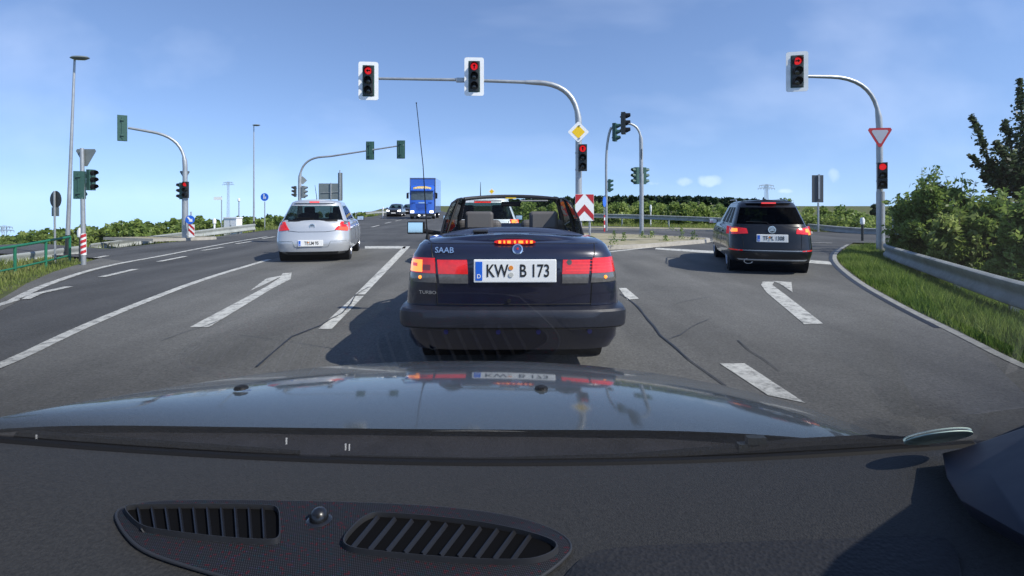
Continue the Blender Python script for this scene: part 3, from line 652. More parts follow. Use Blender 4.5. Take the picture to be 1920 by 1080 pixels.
# green tubular railing at the left edge
D_ = [(-30, 14.0), (28, 11.2), (86, 12.2), (130, 13.3)]
pts = []
for px, dd in [(-90, 9.4), (-30, 10.3), (28, 11.2), (86, 12.2), (131, 13.2)]:
    pts.append((xr(px, dd), dd))
tops = [zz(478, 9.4), zz(470, 10.3), zz(462, 11.2), zz(452, 12.2), zz(444, 13.2)]
root = empty('metal_railing', (pts[2][0], pts[2][1], gz(*pts[2])), 0, 'green tubular railing in the tall grass at the left edge', 'railing'); O = root.location.copy()
mb = MB(); mb.tube([(x-O.x, y-O.y, z-O.z) for (x, y), z in zip(pts, tops)], .03, 8); mb.build('top_rail', M['railgreen'], root)
mb = MB(); mb.tube([(x-O.x, y-O.y, z-O.z-.46) for (x, y), z in zip(pts, tops)], .022, 8); mb.build('lower_rail', M['railgreen'], root)
for (x, y), z in zip(pts, tops):
    mb = MB(); mb.tube([(x-O.x, y-O.y, gz(x, y)-.1-O.z), (x-O.x, y-O.y, z-O.z)], .028, 8); mb.build('rail_post', M['railgreen'], root)
# ---------------------------------------------------------------- pylons
def pylon(px, d, ytop, s, label, zb=-20):
    X = xr(px, d); zt = zz(ytop, d); hgt = zt-zb
    root = empty('power_pylon', (X, d, zb), 0, label, 'pylon', 'lattice power pylons on the horizon'); mb = MB(); r = s*.012
    wb, wt = s*.10, s*.05
    for sx in (-1, 1):
        for sy in (-1, 1): mb.tube([(sx*wb, sy*wb, 0), (sx*wt, sy*wt, hgt)], r, 5)
    n = 12
    for k in range(n):
        a, b = k/n, (k+1)/n; wa = wb+(wt-wb)*a; w_b = wb+(wt-wb)*b
        mb.tube([(-wa, -wa, hgt*a), (w_b, -w_b, hgt*b)], r*.7, 4); mb.tube([(wa, -wa, hgt*a), (-w_b, -w_b, hgt*b)], r*.7, 4)
    mb.build('lattice_mast', M['pylon'], root)
    for zf, wd in ((hgt-s*.05, s*.42), (hgt-s*.22, s*.5)):
        mb = MB(); mb.tube([(-wd, 0, zf), (wd, 0, zf)], r*1.2, 5); mb.tube([(-wd, 0, zf), (0, 0, zf+s*.07), (wd, 0, zf)], r, 4)
        for q in (-1, -.66, -.33, .33, .66, 1): mb.tube([(wd*q, 0, zf), (wd*q, 0, zf-s*.10)], r*1.2, 5)
        mb.build('cross_arm', M['pylon'], root)
pylon(428, 420, 341, 9.0, 'lattice pylon between the left mast and the distant lamp post', -22)
pylon(1437, 420, 346, 13.0, 'lattice pylon above the black estate', -2)
pylon(8, 380, 424, 14.0, 'lattice pylon at the far left horizon', -45)
# ---------------------------------------------------------------- car bodies: stacked plan outlines, rear at y=0, heading +y
TR = [0, .14, .28, .42, .56, .68, .78, .86, .92, .96, .985, 1]
class Shell:
    def __init__(s, rows, nse=3.2, side=None, drop=None):
        s.rows = rows; s.n = nse; s.side = side or [i/14 for i in range(1, 14)]; s.drop = drop
    def lerp(s, z):
        r = s.rows
        if z <= r[0][0]: return r[0]
        for a, b in zip(r[:-1], r[1:]):
            if a[0] <= z <= b[0]:
                t = (z-a[0])/max(b[0]-a[0], 1e-6); return tuple(p+(q-p)*t for p, q in zip(a, b))
        return r[-1]
    def off(s, t): return 1-(1-min(abs(t), 1)**s.n)**(1/s.n)
    def ry(s, x, z): z_, w_, yr, yf, rr, rf = s.lerp(z)[:6]; return yr+rr*s.off(x/w_)
    def fy(s, x, z): z_, w_, yr, yf, rr, rf = s.lerp(z)[:6]; return yf-rf*s.off(x/w_)
    def outline(s, row):
        z, w_, yr, yf, rr, rf = row[:6]; k = row[6] if len(row) > 6 else 0
        o = [(w_*t, yr+rr*s.off(t)) for t in TR]
        o += [(w_, yr+rr+(yf-rf-yr-rr)*f) for f in s.side]
        o += [(w_*t, yf-rf*s.off(t)) for t in reversed(TR)]
        return [Vector((x, y, z+(k*s.drop(y) if s.drop else 0))) for x, y in o]
    def rings(s): return [s.outline(r) for r in s.rows]
def mir(p): return Vector((-p.x, p.y, p.z))
def body_mesh(sh, crown=.03, cols=6):
    mb = MB(); rg = sh.rings(); n = len(rg[0])
    full = [r+[mir(p) for p in r[-2:0:-1]] for r in rg]; m = len(full[0])
    for f in full: mb.v += [tuple(p) for p in f]
    for j in range(len(full)-1):
        for i in range(m): mb.f.append((j*m+i, j*m+(i+1) % m, (j+1)*m+(i+1) % m, (j+1)*m+i))
    for ring, z_c in ((0, 0), (len(full)-1, crown)):           # cap: strips across from right to left
        base = ring*m; prev = None
        for i in range(n):
            a = base+i; b = base+((m-i) % m); p = rg[ring][i]
            if i in (0, n-1): row = [a]*(cols+1)
            else:
                row = [a]
                for c in range(1, cols):
                    t = 1-2*c/cols; mb.v.append((p.x*t, p.y, p.z+z_c*(1-t*t)*min(1, p.x*3))); row.append(len(mb.v)-1)
                row.append(b)
            if prev:
                for c in range(cols):
                    q = [prev[c], prev[c+1], row[c+1], row[c]]; q = [v for k, v in enumerate(q) if v not in q[:k]]
                    if len(q) > 2: mb.f.append(tuple(q))
            prev = row
    return mb
def cut(o, cutters, m):
    for c in cutters:
        md = o.modifiers.new('cut', 'BOOLEAN'); md.operation = 'DIFFERENCE'; md.object = c; md.solver = 'EXACT'
    dg = bpy.context.evaluated_depsgraph_get(); me = bpy.data.meshes.new_from_object(o.evaluated_get(dg)); me.name = o.name
    o.modifiers.clear(); o.data = me; me.materials.clear(); me.materials.append(m)
    me.polygons.foreach_set('use_smooth', [True]*len(me.polygons)); me.set_sharp_from_angle(angle=R(30))
    for c in cutters: bpy.data.objects.remove(c)
def rpatch(sh, tl, tr, br, bl, off=.008, th=.02, nx=8, nz=4, front=False):
    """a piece laid on the rear (or front) surface: corners in (x, z)"""
    A, B = [], []
    f = sh.fy if front else sh.ry; sg = -1 if front else 1
    for j in range(nz+1):
        v = j/nz; a, b = [], []
        for i in range(nx+1):
            u = i/nx; x = (tl[0]*(1-u)+tr[0]*u)*(1-v)+(bl[0]*(1-u)+br[0]*u)*v; z = (tl[1]*(1-u)+tr[1]*u)*(1-v)+(bl[1]*(1-u)+br[1]*u)*v
            y = f(x, z); a.append(Vector((x, y-sg*off, z))); b.append(Vector((x*.985, y+sg*th, z)))
        A.append(a); B.append(b)
    mb = MB(); mb.grid(A); mb.grid(B); mb.grid([A[0], B[0]]); mb.grid([A[-1], B[-1]]); mb.grid([[r[0] for r in A], [r[0] for r in B]]); mb.grid([[r[-1] for r in A], [r[-1] for r in B]])
    return mb
def rseam(sh, pts, r=.004, off=-.001, front=False):
    f = sh.fy if front else sh.ry; P_ = []
    for a, b in zip(pts[:-1], pts[1:]):
        for i in range(6): t = i/6; x, z = a[0]+(b[0]-a[0])*t, a[1]+(b[1]-a[1])*t; P_.append((x, f(x, z)+off, z))
    x, z = pts[-1]; P_.append((x, f(x, z)+off, z)); return MB().tube(P_, r, 5)
def wheel(parent, x, y, r=.31, wd=.2, side=1, spokes=5):
    e = empty('wheel', (x, y, r), 0, parent=parent); T = Matrix.Rotation(R(90)*side, 4, 'Y')
    mb = MB(); mb.lathe([(r*.62, -wd/2), (r*.9, -wd/2), (r*.985, -wd*.38), (r, -wd*.2), (r, wd*.2), (r*.985, wd*.38), (r*.9, wd/2), (r*.64, wd/2), (r*.6, wd*.3), (r*.6, -wd*.3)], 36, T); mb.build('tyre', M['rubber'], e)
    mb = MB(); mb.lathe([(r*.60, -wd*.3), (r*.64, wd*.49), (r*.6, wd*.5), (r*.56, wd*.40), (r*.54, wd*.1)], 36, T)
    for k in range(spokes):
        q = 2*math.pi*k/spokes; c, s_ = math.cos(q), math.sin(q); pts = []
        for rr_, hw in ((r*.1, .035), (r*.58, .022)):
            for sg in (-1, 1): pts.append((rr_*c-sg*hw*s_, rr_*s_+sg*hw*c, wd*.40))
        a, b, c2, d2 = [T@Vector(p) for p in pts]; mb.prism([a, b, d2, c2], T.to_3x3()@Vector((0, 0, -.03)))
    mb.lathe([(0, wd*.2), (r*.16, wd*.2), (r*.16, wd*.44), (0, wd*.45)], 14, T)
    mb.build('rim', M['alloy'], e, ang=30); return e
def plate(parent, body, x, y, z, wd=.52, h=.112, size=None, name='number_plate', rx=0, seal=True, pitch=0):
    T = Matrix.Translation((x, y, z))@Matrix.Rotation(pitch, 4, 'X')
    mb = MB(); mb.box((0, .008, 0), (wd+.03, .014, h+.03), M=T); pf = mb.build(name, M['plate'], parent, smooth=False); bevel(pf, .006)
    mb = MB(); mb.box((-wd/2+.022*wd/.52, -.0005, 0), (.044*wd/.52, .003, h*.98), M=T); mb.build('euro_band', M['blue'], pf, smooth=False)
    TT = T@Matrix.Rotation(R(90), 4, 'X')
    text('plate_text', body, h*.93, M['plateink'], pf, TT@Matrix.Translation((.022, -.002, .001)), ext=.001, sx=.74)
    text('country_letter', 'D', h*.3, M['plate'], pf, TT@Matrix.Translation((-wd/2+.024, -h*.28, .003)), ext=.001)
    if seal:
        mb = MB(); S = T@Matrix.Translation((seal if seal is not True else -.05, -.002, h*.17))@Matrix.Rotation(R(90), 4, 'X'); mb.lathe([(0, 0), (.017, 0), (.017, .002), (0, .002)], 14, S); mb.build('orange_sticker', mat('sticker_orange', (.75, .25, .03), .5), pf)
        mb = MB(); S = T@Matrix.Translation((seal if seal is not True else -.05, -.002, -h*.2))@Matrix.Rotation(R(90), 4, 'X'); mb.lathe([(0, 0), (.018, 0), (.018, .002), (0, .002)], 14, S); mb.build('state_seal', mat('seal_grey', (.5, .5, .45), .5), pf)
    return pf
def paintmat(name, c, metal=.0, rough=.35, noise=None):
    m = mat(name, c, rough, metal, coat=1.0, noise=noise); return m
def hatch(name, label, loc, rz, paint, W=.86, Hh=1.46, L=4.2, kind='hatch', group=None, front=False, cat='car'):
    root = empty(name, loc, rz, label, cat, group)
    zb = Hh*.645; s = Hh/1.46; yh = L-1.25
    drop = lambda y: -.16*max(0, min(1, (y-yh)/1.2))**1.3
    lo = Shell([(.19, W*.86, .16, L-.12, .5, .5), (.26*s, W*.95, .04, L-.03, .5, .6), (.42*s, W*.99, 0, L, .48, .7), (.50*s, W, .005, L, .48, .7), (.56*s, W*.995, .03, L-.01, .46, .7), (.70*s, W*.985, .055, L-.03, .46, .75), (.82*s, W*.965, .075, L-.08, .46, .8, .6), (.90*s, W*.935, .10, L-.16, .46, .85, .9), (zb, W*.895, .125, L-.22, .45, .9, 1)], drop=drop)
    mb = body_mesh(lo, .05); o = mb.build('car_body', paint, root); cs = []
    for y in (.78, L-.82):
        for sx in (-1, 1):
            c = MB(); c.lathe([(.36, -.16), (.36, .16)], 32, Matrix.Translation((sx*W, y, .315))@Matrix.Rotation(R(90), 4, 'Y')); cs.append(c.build('cutter', None, smooth=False))
    cut(o, cs, paint)
    for y in (.78, L-.82):
        mb = MB(); mb.lathe([(.375, -W+.04), (.375, W-.04)], 28, Matrix.Translation((0, y, .33))@Matrix.Rotation(R(90), 4, 'Y')); mb.build('wheel_well', M['black'], root)
        for sx in (-1, 1): wheel(root, sx*(W-.12), y, .315, .2, sx)
    if kind == 'estate': up = [(zb, W*.89, .13, L-1.15, .42, .5), (zb+.05, W*.87, .16, L-1.25, .42, .5), (Hh-.13, W*.73, .42, L-2.0, .36, .4), (Hh-.05, W*.68, .50, L-2.2, .34, .35), (Hh-.012, W*.60, .60, L-2.35, .3, .3)]
    else: up = [(zb, W*.89, .13, L-1.1, .42, .5), (zb+.05, W*.87, .17, L-1.2, .42, .5), (Hh-.13, W*.715, .42, L-1.95, .36, .4), (Hh-.05, W*.67, .47, L-2.15, .34, .35), (Hh-.012, W*.59, .58, L-2.3, .3, .3)]
    side = [.02, .26, .29, .55, .585, .86, .99]
    us = Shell(up, side=side); rg = us.rings(); nT = len(TR); n = len(rg[0])
    parts = {'greenhouse': MB(), 'rear_window': MB(), 'side_window': MB(), 'windscreen': MB()}
    for sg in (1, -1):
        for j in range(len(rg)-1):
            for i in range(n-1):
                q = [rg[j][i], rg[j][i+1], rg[j+1][i+1], rg[j+1][i]]
                if sg < 0: q = [mir(p) for p in q]
                key = 'greenhouse'
                if j == 1:
                    if i < nT-4: key = 'rear_window'
                    elif nT <= i < nT+len(side)-1 and i-nT in (0, 2, 4): key = 'side_window'
                    elif i > n-nT+2: key = 'windscreen'
                parts[key].add(q, [(0, 1, 2, 3)])
    top = rg[-1]                                                # roof
    for i in range(n-1):
        a, b = top[i], top[i+1]; K = 8
        for c in range(K):
            t0, t1 = 1-2*c/K, 1-2*(c+1)/K; up_ = lambda p, t: Vector((p.x*t, p.y, p.z+.035*(1-t*t)*min(1, p.x*4)))
            parts['greenhouse'].add([up_(a, t0), up_(b, t0), up_(b, t1), up_(a, t1)], [(0, 1, 2, 3)])
    def clean(mb, nm, mt):
        me = mb.mesh(nm); bm = bmesh.new(); bm.from_mesh(me); bmesh.ops.remove_doubles(bm, verts=bm.verts, dist=.0005); bmesh.ops.recalc_face_normals(bm, faces=bm.faces); bm.to_mesh(me); bm.free()
        me.polygons.foreach_set('use_smooth', [True]*len(me.polygons)); me.set_sharp_from_angle(angle=R(32)); return link_mesh(nm, me, mt, root)
    g = clean(parts['greenhouse'], 'roof', paint)
    gl = M['darktint'] if kind == 'estate' else M['tint']
    clean(parts['rear_window'], 'rear_window', gl); clean(parts['side_window'], 'side_window', gl); clean(parts['windscreen'], 'windscreen', M['tint'])
    # seats seen through the glass
    mb = MB(); mb.box((0, 1.05, zb-.1), (1.15, .2, .34)); mb.build('rear_bench', M['darkseat'], root, smooth=False)
    for sx in (-1, 1):
        mb = MB(); mb.box((sx*.36, 1.95, zb-.05), (.46, .14, .5)); st = mb.build('front_seat', M['darkseat'], root, smooth=False); bevel(st, .05, 3)
        mb = MB(); mb.box((sx*.36, 1.97, zb+.26), (.27, .10, .19)); h = mb.build('headrest', M['darkseat'], st, smooth=False); bevel(h, .04, 3)
        mb = MB(); mb.box((sx*.36, 1.07, zb+.12), (.24, .09, .12)); h = mb.build('headrest', M['darkseat'], root, smooth=False); bevel(h, .03, 3)
        # mirrors
        mb = MB(); mb.box((sx*(W+.07), L-1.62, zb+.04), (.20, .10, .13)); mr = mb.build('door_mirror', paint if kind == 'estate' else M['black'], root, smooth=False); bevel(mr, .03, 3)
        mb = MB(); mb.box((sx*(W+.075), L-1.675, zb+.04), (.16, .012, .10)); mb.build('mirror_glass', M['chrome'], mr, smooth=False)
        mb = MB()
        for yy in (1.78, 2.72): mb.tube([(sx*(W*lo.lerp(z)[1]/W+.0), yy, z) for z in (.30, .5*s, .7*s, .86*s)], .004, 4)
        mb.tube([(sx*(lo.lerp(.3)[1]), 1.35, .30), (sx*lo.lerp(.6)[1], 1.28, .6), (sx*lo.lerp(.86*s)[1], 1.2, .86*s)], .004, 4)
        mb.build('door_seam', M['black'], root)
        for yy in (1.62, 2.55):
            mb = MB(); mb.box((sx*(lo.lerp(.80*s)[1]+.012), yy, .80*s), (.03, .17, .03)); h = mb.build('door_handle', paint, root, smooth=False); bevel(h, .01)
    return root, lo, us, zb, s
# ------------------------------------------------ silver hatchback
silver = paintmat('silver_paint', (.50, .52, .54), .35, .38)
SX, SY = xr(584, 12.3), 12.3
root, lo, us, zb, s = hatch('hatchback_car', 'silver hatchback stopped in the left-turn lane with its brake lamps on', (SX, SY, 0), R(11.5), silver, W=.83, Hh=1.45, L=4.1)
G = 'cars waiting at the red light'; root['group'] = G
for sx in (-1, 1):
    t = rpatch(lo, (sx*.80, .92), (sx*.62, .95) if sx < 0 else (sx*.64, .95), (sx*.50, .76), (sx*.815, .72), off=.006).build('tail_lamp', M['tlred'], root)
    rpatch(lo, (sx*.795, .82), (sx*.62, .83), (sx*.56, .755), (sx*.81, .735), off=.012, nz=2).build('inner_reflector', mat('lamp_orange_red', (.75, .10, .03), .2, coat=1, emit=(1, .1, .02), es=.15) if sx > 0 else M['tlred'], t)
    rpatch(lo, (sx*.785, .945), (sx*.70, .965), (sx*.68, .885), (sx*.80, .86), off=.011, nz=2).build('clear_reflector', M['tlclear'], t)
rseam(lo, [(-.66, .93), (-.52, .74), (-.30, .715), (.30, .715), (.52, .74), (.66, .93)], .005).build('tailgate_seam', M['black'], root)
rseam(lo, [(-.81, .50), (-.42, .50), (-.36, .37), (.36, .37), (.42, .50), (.81, .50)], .005, -.002).build('bumper_seam', M['signback'], root)
rpatch(lo, (-.74, .25), (.74, .25), (.70, .18), (-.70, .18), off=.014).build('bumper_skirt', M['darktrim'], root)
plate(root, 'TF LM 95', -.02, lo.ry(0, .45)-.014, .455, h=.118)
mb = MB(); mb.lathe([(.052, -.008), (.065, -.008), (.065, .006), (.052, .006), (.052, -.008)], 20, Matrix.Translation((0, lo.ry(0, .84)-.005, .84))@Matrix.Rotation(R(90), 4, 'X')); mb.box((0, lo.ry(0, .84)-.008, .84), (.10, .012, .012)); mb.build('ring_emblem', M['chrome'], root)
mb = MB(); mb.box((0, us.ry(0, 1.40)-.03, 1.405), (.22, .05, .035)); mb.build('high_brake_lamp', M['tlbright'], root, smooth=False)
rpatch(us, (-.50, 1.44), (.50, 1.44), (.58, 1.385), (-.58, 1.385), off=.05, th=.02).build('roof_spoiler', silver, root)
mb = MB(); mb.tube([(0, .72, 1.46), (0, .78, 1.50), (-.02, .62, 1.82)], [.012, .008, .004], 6); mb.build('roof_aerial', M['black'], root)
rpatch(us, (-.66, zb+.055), (.66, zb+.055), (.70, zb+.02), (-.70, zb+.02), off=.012).build('window_trim', M['black'], root)
mb = MB(); mb.tube([(0, us.ry(0, zb+.05)-.03, zb+.05), (.02, us.ry(0, zb+.1)-.03, zb+.09), (-.36, us.ry(.3, zb+.12)-.02, zb+.10)], .009, 6); mb.build('rear_wiper', M['black'], root)
# ------------------------------------------------ light car ahead of the convertible
pale = paintmat('pale_silver_paint', (.66, .69, .70), .25, .35)
root, lo, us, zb, s = hatch('hatchback_car', 'pale silver car ahead of the convertible, glimpsed through its windscreen', (xr(905, 11.2), 11.2, 0), R(3), pale, W=.84, Hh=1.52, L=4.0, group=G)
for sx in (-1, 1):
    t = rpatch(lo, (sx*.79, 1.02), (sx*.60, 1.03), (sx*.58, .80), (sx*.81, .78), off=.006).build('tail_lamp', M['tlbright'], root)
    rpatch(lo, (sx*.77, 1.02), (sx*.62, 1.02), (sx*.62, .93), (sx*.79, .92), off=.012, nz=2).build('lit_reflector', M['tlamber'], t)
mb = MB(); mb.box((0, us.ry(0, 1.46)-.02, 1.40), (.36, .05, .035)); mb.build('high_brake_lamp', M['tlbright'], root, smooth=False)
plate(root, 'B MK 402', 0, lo.ry(0, .7)-.012, .78, h=.112)
mb = MB(); mb.tube([(-.05, .8, 1.53), (-.05, .72, 1.85)], [.012, .004], 6); mb.build('roof_aerial', M['black'], root)
rseam(lo, [(-.56, 1.0), (-.54, .62), (.54, .62), (.56, 1.0)], .005).build('tailgate_seam', M['black'], root)
# ------------------------------------------------ black estate
blackp = mat('black_paint', (.004, .0045, .006), .35, 0, coat=.55, spec=.3)
root, lo, us, zb, s = hatch('estate_car', 'black estate with lit brake lamps and star emblem waiting in the right-turn lane', (xr(1449, 10.1), 10.1, 0), R(-16), blackp, W=.755, Hh=1.42, L=4.5, kind='estate', group=G)
for sx in (-1, 1):
    t = rpatch(lo, (sx*.755, .92), (sx*.44, .885), (sx*.42, .79), (sx*.775, .76), off=.006, nx=10).build('tail_lamp', M['tlred'], root)
    rpatch(lo, (sx*.70, .885), (sx*.60, .88), (sx*.60, .82), (sx*.71, .81), off=.012, nz=2).build('lit_reflector', M['tlamber'], t)
    if sx > 0: rpatch(lo, (sx*.74, .81), (sx*.66, .81), (sx*.66, .765), (sx*.75, .77), off=.013, nz=2).build('lit_reflector', M['tlamber'], t)
    rpatch(lo, (sx*.74, .485), (sx*.52, .475), (sx*.52, .455), (sx*.75, .46), off=.006, nz=1).build('low_reflector', M['tlred'], root)
    mb = MB(); mb.lathe([(.05, -.1), (.055, 0), (.045, 0), (.04, -.1)], 14, Matrix.Translation((sx*-.42, .06, .26))@Matrix.Rotation(R(90), 4, 'X')@Matrix.Diagonal((1.5, 1, 1, 1)));
    if sx > 0: mb.build('exhaust_pipe', M['alloy'], root)
    mb = MB(); mb.tube([(sx*.50, 1.1, 1.40), (sx*.48, 1.4, 1.45), (sx*.46, 2.6, 1.45)], .012, 6); mb.build('roof_rail', M['alloy'], root)
rseam(lo, [(-.56, .94), (-.52, .74), (-.50, .50), (.50, .50), (.52, .74), (.56, .94)], .004).build('tailgate_seam', M['black'], root)
rpatch(lo, (-.60, .475), (.60, .475), (.60, .462), (-.60, .462), off=.010, nz=1).build('bumper_strip', M['galv'], root)
rpatch(lo, (-.62, .30), (.62, .30), (.58, .275), (-.58, .275), off=.012, nz=1).build('lower_strip', M['galv'], root)
rpatch(lo, (-.38, .79), (.38, .79), (.34, .615), (-.34, .615), off=-.012, th=.03).build('plate_recess', M['darktrim'], root)
plate(root, 'TF PL 1308', .0, lo.ry(0, .7)-.016, .70, h=.118)
mb = MB(); y_ = lo.ry(0, .85)-.012; T = Matrix.Translation((0, y_, .865))@Matrix.Rotation(R(90), 4, 'X')
mb.lathe([(.054, -.006), (.070, -.006), (.070, .008), (.054, .008), (.054, -.006)], 24, T)
for k in range(3):
    q = R(90+120*k); mb.prism([T@Vector((.056*math.cos(q), .056*math.sin(q), 0)), T@Vector((.012*math.cos(q+1.05), .012*math.sin(q+1.05), 0)), T@Vector((.012*math.cos(q-1.05), .012*math.sin(q-1.05), 0))], (0, -.01, 0))
mb.build('star_emblem', M['chrome'], root)
mb = MB(); mb.box((0, us.ry(0, 1.36)-.045, 1.375), (.26, .04, .030)); mb.build('high_brake_lamp', M['tlbright'], root, smooth=False)
rpatch(us, (-.45, 1.415), (.45, 1.415), (.52, 1.375), (-.52, 1.375), off=.06, th=.02).build('roof_spoiler', blackp, root)
mb = MB(); mb.tube([(-.05, us.ry(0, zb+.05)-.03, zb+.05), (-.08, us.ry(0, zb+.09)-.02, zb+.085), (-.44, us.ry(.4, zb+.10)-.02, zb+.095)], .009, 6); mb.build('rear_wiper', M['black'], root)
mb = MB(); mb.prism([(0, 1.0, 1.44), (0, 1.16, 1.44), (0, 1.05, 1.50)], (.02, 0, 0)); mb.build('roof_fin', blackp, root, smooth=False)
# ------------------------------------------------ oncoming dark car and truck
darkp = paintmat('dark_grey_paint', (.03, .035, .045), .2, .35)
def oncoming(px, d, label, rz, pm):
    root, lo, us, zb, s = hatch('oncoming_car', label, (xr(px, d), d, 0), rz, pm, W=.90, Hh=1.50, L=4.3, group='oncoming vehicles')
    for sx in (-1, 1):
        rpatch(lo, (sx*.80, .80), (sx*.50, .76), (sx*.48, .62), (sx*.80, .62), off=.01, front=True).build('headlight', M['headlamp'], root)
    g = rpatch(lo, (-.42, .76), (.42, .76), (.36, .48), (-.36, .48), off=.008, front=True).build('front_grille', M['black'], root)
    rpatch(lo, (-.80, .36), (.80, .36), (.74, .24), (-.74, .24), off=.008, front=True).build('air_intake', M['black'], root)
    mb = MB(); mb.box((0, lo.fy(0, .5)+.02, .45), (.5, .012, .11)); mb.build('number_plate', M['plate'], root, smooth=False)
oncoming(747.5, 66, 'dark car with lit headlights oncoming beside the blue truck', R(180+4), darkp)
oncoming(769, 84, 'second dark car half hidden behind the blue truck', R(180+4), darkp)
D = 51.5; TX = xr(791, D)
root = empty('box_truck', (TX, D, 0), R(180+3), 'blue box truck with yellow lettering over its cab driving towards us', 'truck', 'oncoming vehicles')
tblue = paintmat('truck_blue', (.02, .11, .52), .0, .4); tdk = mat('truck_navy', (.01, .05, .28), .5)
# cab: front at y=0 heading is +y after the turn, so build the nose at y=0 and the box behind (-y)
mb = MB(); mb.box((0, -3.9, 2.3), (2.5, 6.4, 3.46)); b = mb.build('cargo_box', tblue, root, smooth=False); bevel(b, .04)
mb = MB(); mb.box((0, -.67, 3.99), (2.52, .05, .05)); mb.box((1.23, -.68, 2.35), (.05, .05, 3.3)); mb.box((-1.23, -.68, 2.35), (.05, .05, 3.3)); mb.build('box_frame', M['signback'], root, smooth=False)
mb = MB(); prof = [(.45, .0), (1.5, .0), (1.75, -.03), (2.72, -.16), (2.8, -.25), (3.25, -.6), (3.28, -.66)]
A = [[Vector((x, y-.10*(abs(x)/1.15)**4, z)) for x in (-1.15, -1.05, -.8, -.4, 0, .4, .8, 1.05, 1.15)] for z, y in prof]; mb.grid(A)
for sx in (-1, 1): mb.add([Vector((sx*1.15, y-.10, z)) for z, y in prof]+[Vector((sx*1.15, -.66, z)) for z, y in prof[::-1]], [tuple(range(14))])
cabo = mb.build('truck_cab', tblue, root)
mb = MB(); mb.grid([[Vector((x, y+.012-.10*(abs(x)/1.15)**4, z)) for x in (-1.05, -.8, -.4, 0, .4, .8, 1.05)] for z, y in ((1.85, -.043), (2.25, -.097), (2.66, -.152))]); mb.build('windscreen', mat('truck_glass', (.06, .08, .085), .12, coat=1, noise=(3, .5)), root)
mb = MB(); mb.box((0, -.10, 2.74), (2.2, .22, .07)); mb.build('sun_visor', tdk, root, smooth=False)
mb = MB(); mb.grid([[Vector((x, -.34, 2.84+.02*(1-abs(x)))) for x in (-.85, -.4, 0, .4, .85)], [Vector((x, -.40, 3.18-.18*abs(x)**3)) for x in (-.85, -.4, 0, .4, .85)]]); mb.build('lettering_panel', M['yellow'], root)
text('roof_lettering', 'ACKERMANN', .24, M['white'], root, Matrix.Translation((0, -.36, 3.0))@Matrix.Rotation(R(180), 4, 'Z')@Matrix.Rotation(R(90), 4, 'X')@Matrix.Translation((0, 0, .05)), .01)
mb = MB(); mb.box((0, .01, 1.58), (.62, .02, .10)); mb.build('front_badge', M['chrome'], root, smooth=False)
mb = MB()
for k in range(5): mb.box((0, .008, 1.42-.13*k), (1.15-.05*k, .02, .045))
for sx in (-1, 1): mb.box((sx*.8, .0, 1.58), (.35, .02, .07))
mb.build('front_grille', tdk, root, smooth=False)
mb = MB(); mb.box((0, -.05, .40), (2.3, .3, .28)); mb.build('front_bumper', M['hdark'], root, smooth=False)
for sx in (-1, 1):
    mb = MB(); mb.box((sx*.93, .0, .70), (.34, .05, .20)); hl = mb.build('headlight', M['headlamp'], root, smooth=False); bevel(hl, .04, 3)
    mb = MB(); mb.box((sx*.25, .12, .36), (.18, .04, .12)); mb.build('fog_light', M['headlamp'] if sx > 0 else M['white'], root, smooth=False)
    mb = MB(); mb.box((sx*1.38, -.1, 2.25), (.2, .12, .55)); mb.tube([(sx*1.15, -.15, 2.5), (sx*1.38, -.12, 2.55)], .03, 6); mb.build('truck_mirror', M['black'], root, smooth=False)
    for y in (-.9, -5.2): wheel(root, sx*1.05, y, .5, .3, sx)
mb = MB(); mb.box((0, -3.6, .62), (1.0, 6.2, .2)); mb.build('chassis_frame', M['black'], root, smooth=False)
# ------------------------------------------------ the dark blue convertible
navy = paintmat('navy_paint', (.0045, .0055, .022), .2, .3, noise=(3, .25))
CXX, CYY = xr(962, 4.0), 3.93
root = empty('convertible_car', (CXX, CYY, 0), R(.5), 'dark navy convertible with its top down, directly in front', 'car', G)
L = 4.5; drop = lambda y: -.10*max(0, (y-2.9)/1.6)**1.2 if y > 2.9 else (-.085*min(1, max(0, (y-.9)/1.2)) )
lo = Shell([(.20, .70, .26, L-.2, .30, .5), (.235, .775, .12, L-.1, .30, .6), (.32, .815, .07, L-.03, .32, .6), (.44, .825, .055, L, .36, .65), (.575, .835, .065, L, .38, .65), (.66, .832, .055, L-.02, .40, .7), (.78, .818, .045, L-.04, .40, .75), (.90, .80, .05, L-.08, .42, .8), (.955, .785, .06, L-.12, .42, .8, .5), (.985, .765, .075, L-.16, .42, .8, .8), (1.02, .752, .115, L-.2, .42, .8, 1), (1.045, .728, .165, L-.24, .42, .8, 1), (1.060, .700, .24, L-.28, .40, .8, 1)], nse=4.4, side=[i/22 for i in range(1, 22)], drop=drop)
mb = body_mesh(lo, .045, 10); o = mb.build('car_body', navy, root); cs = []
for y in (.98, L-.9):
    for sx in (-1, 1):
        c = MB(); c.lathe([(.355, -.16), (.355, .16)], 36, Matrix.Translation((sx*.83, y, .31))@Matrix.Rotation(R(90), 4, 'Y')); cs.append(c.build('cutter', None, smooth=False))
c = MB(); rr = []
for (yy, ww_) in ((1.02, .50), (1.12, .60), (1.5, .635), (2.9, .635), (3.02, .60)): rr.append((yy, ww_))
poly = [(w_, y) for y, w_ in rr]+[(-w_, y) for y, w_ in rr[::-1]]
c.prism([Vector((x, y, .42)) for x, y in poly], (0, 0, 1.2)); cs.append(c.build('cutter', None, smooth=False))
cut(o, cs, navy)
for y in (.98, L-.9):
    mb = MB(); mb.lathe([(.37, -.78), (.37, .78)], 28, Matrix.Translation((0, y, .33))@Matrix.Rotation(R(90), 4, 'Y')); mb.build('wheel_well', M['black'], root)
    for sx in (-1, 1): wheel(root, sx*.70, y, .31, .2, sx)
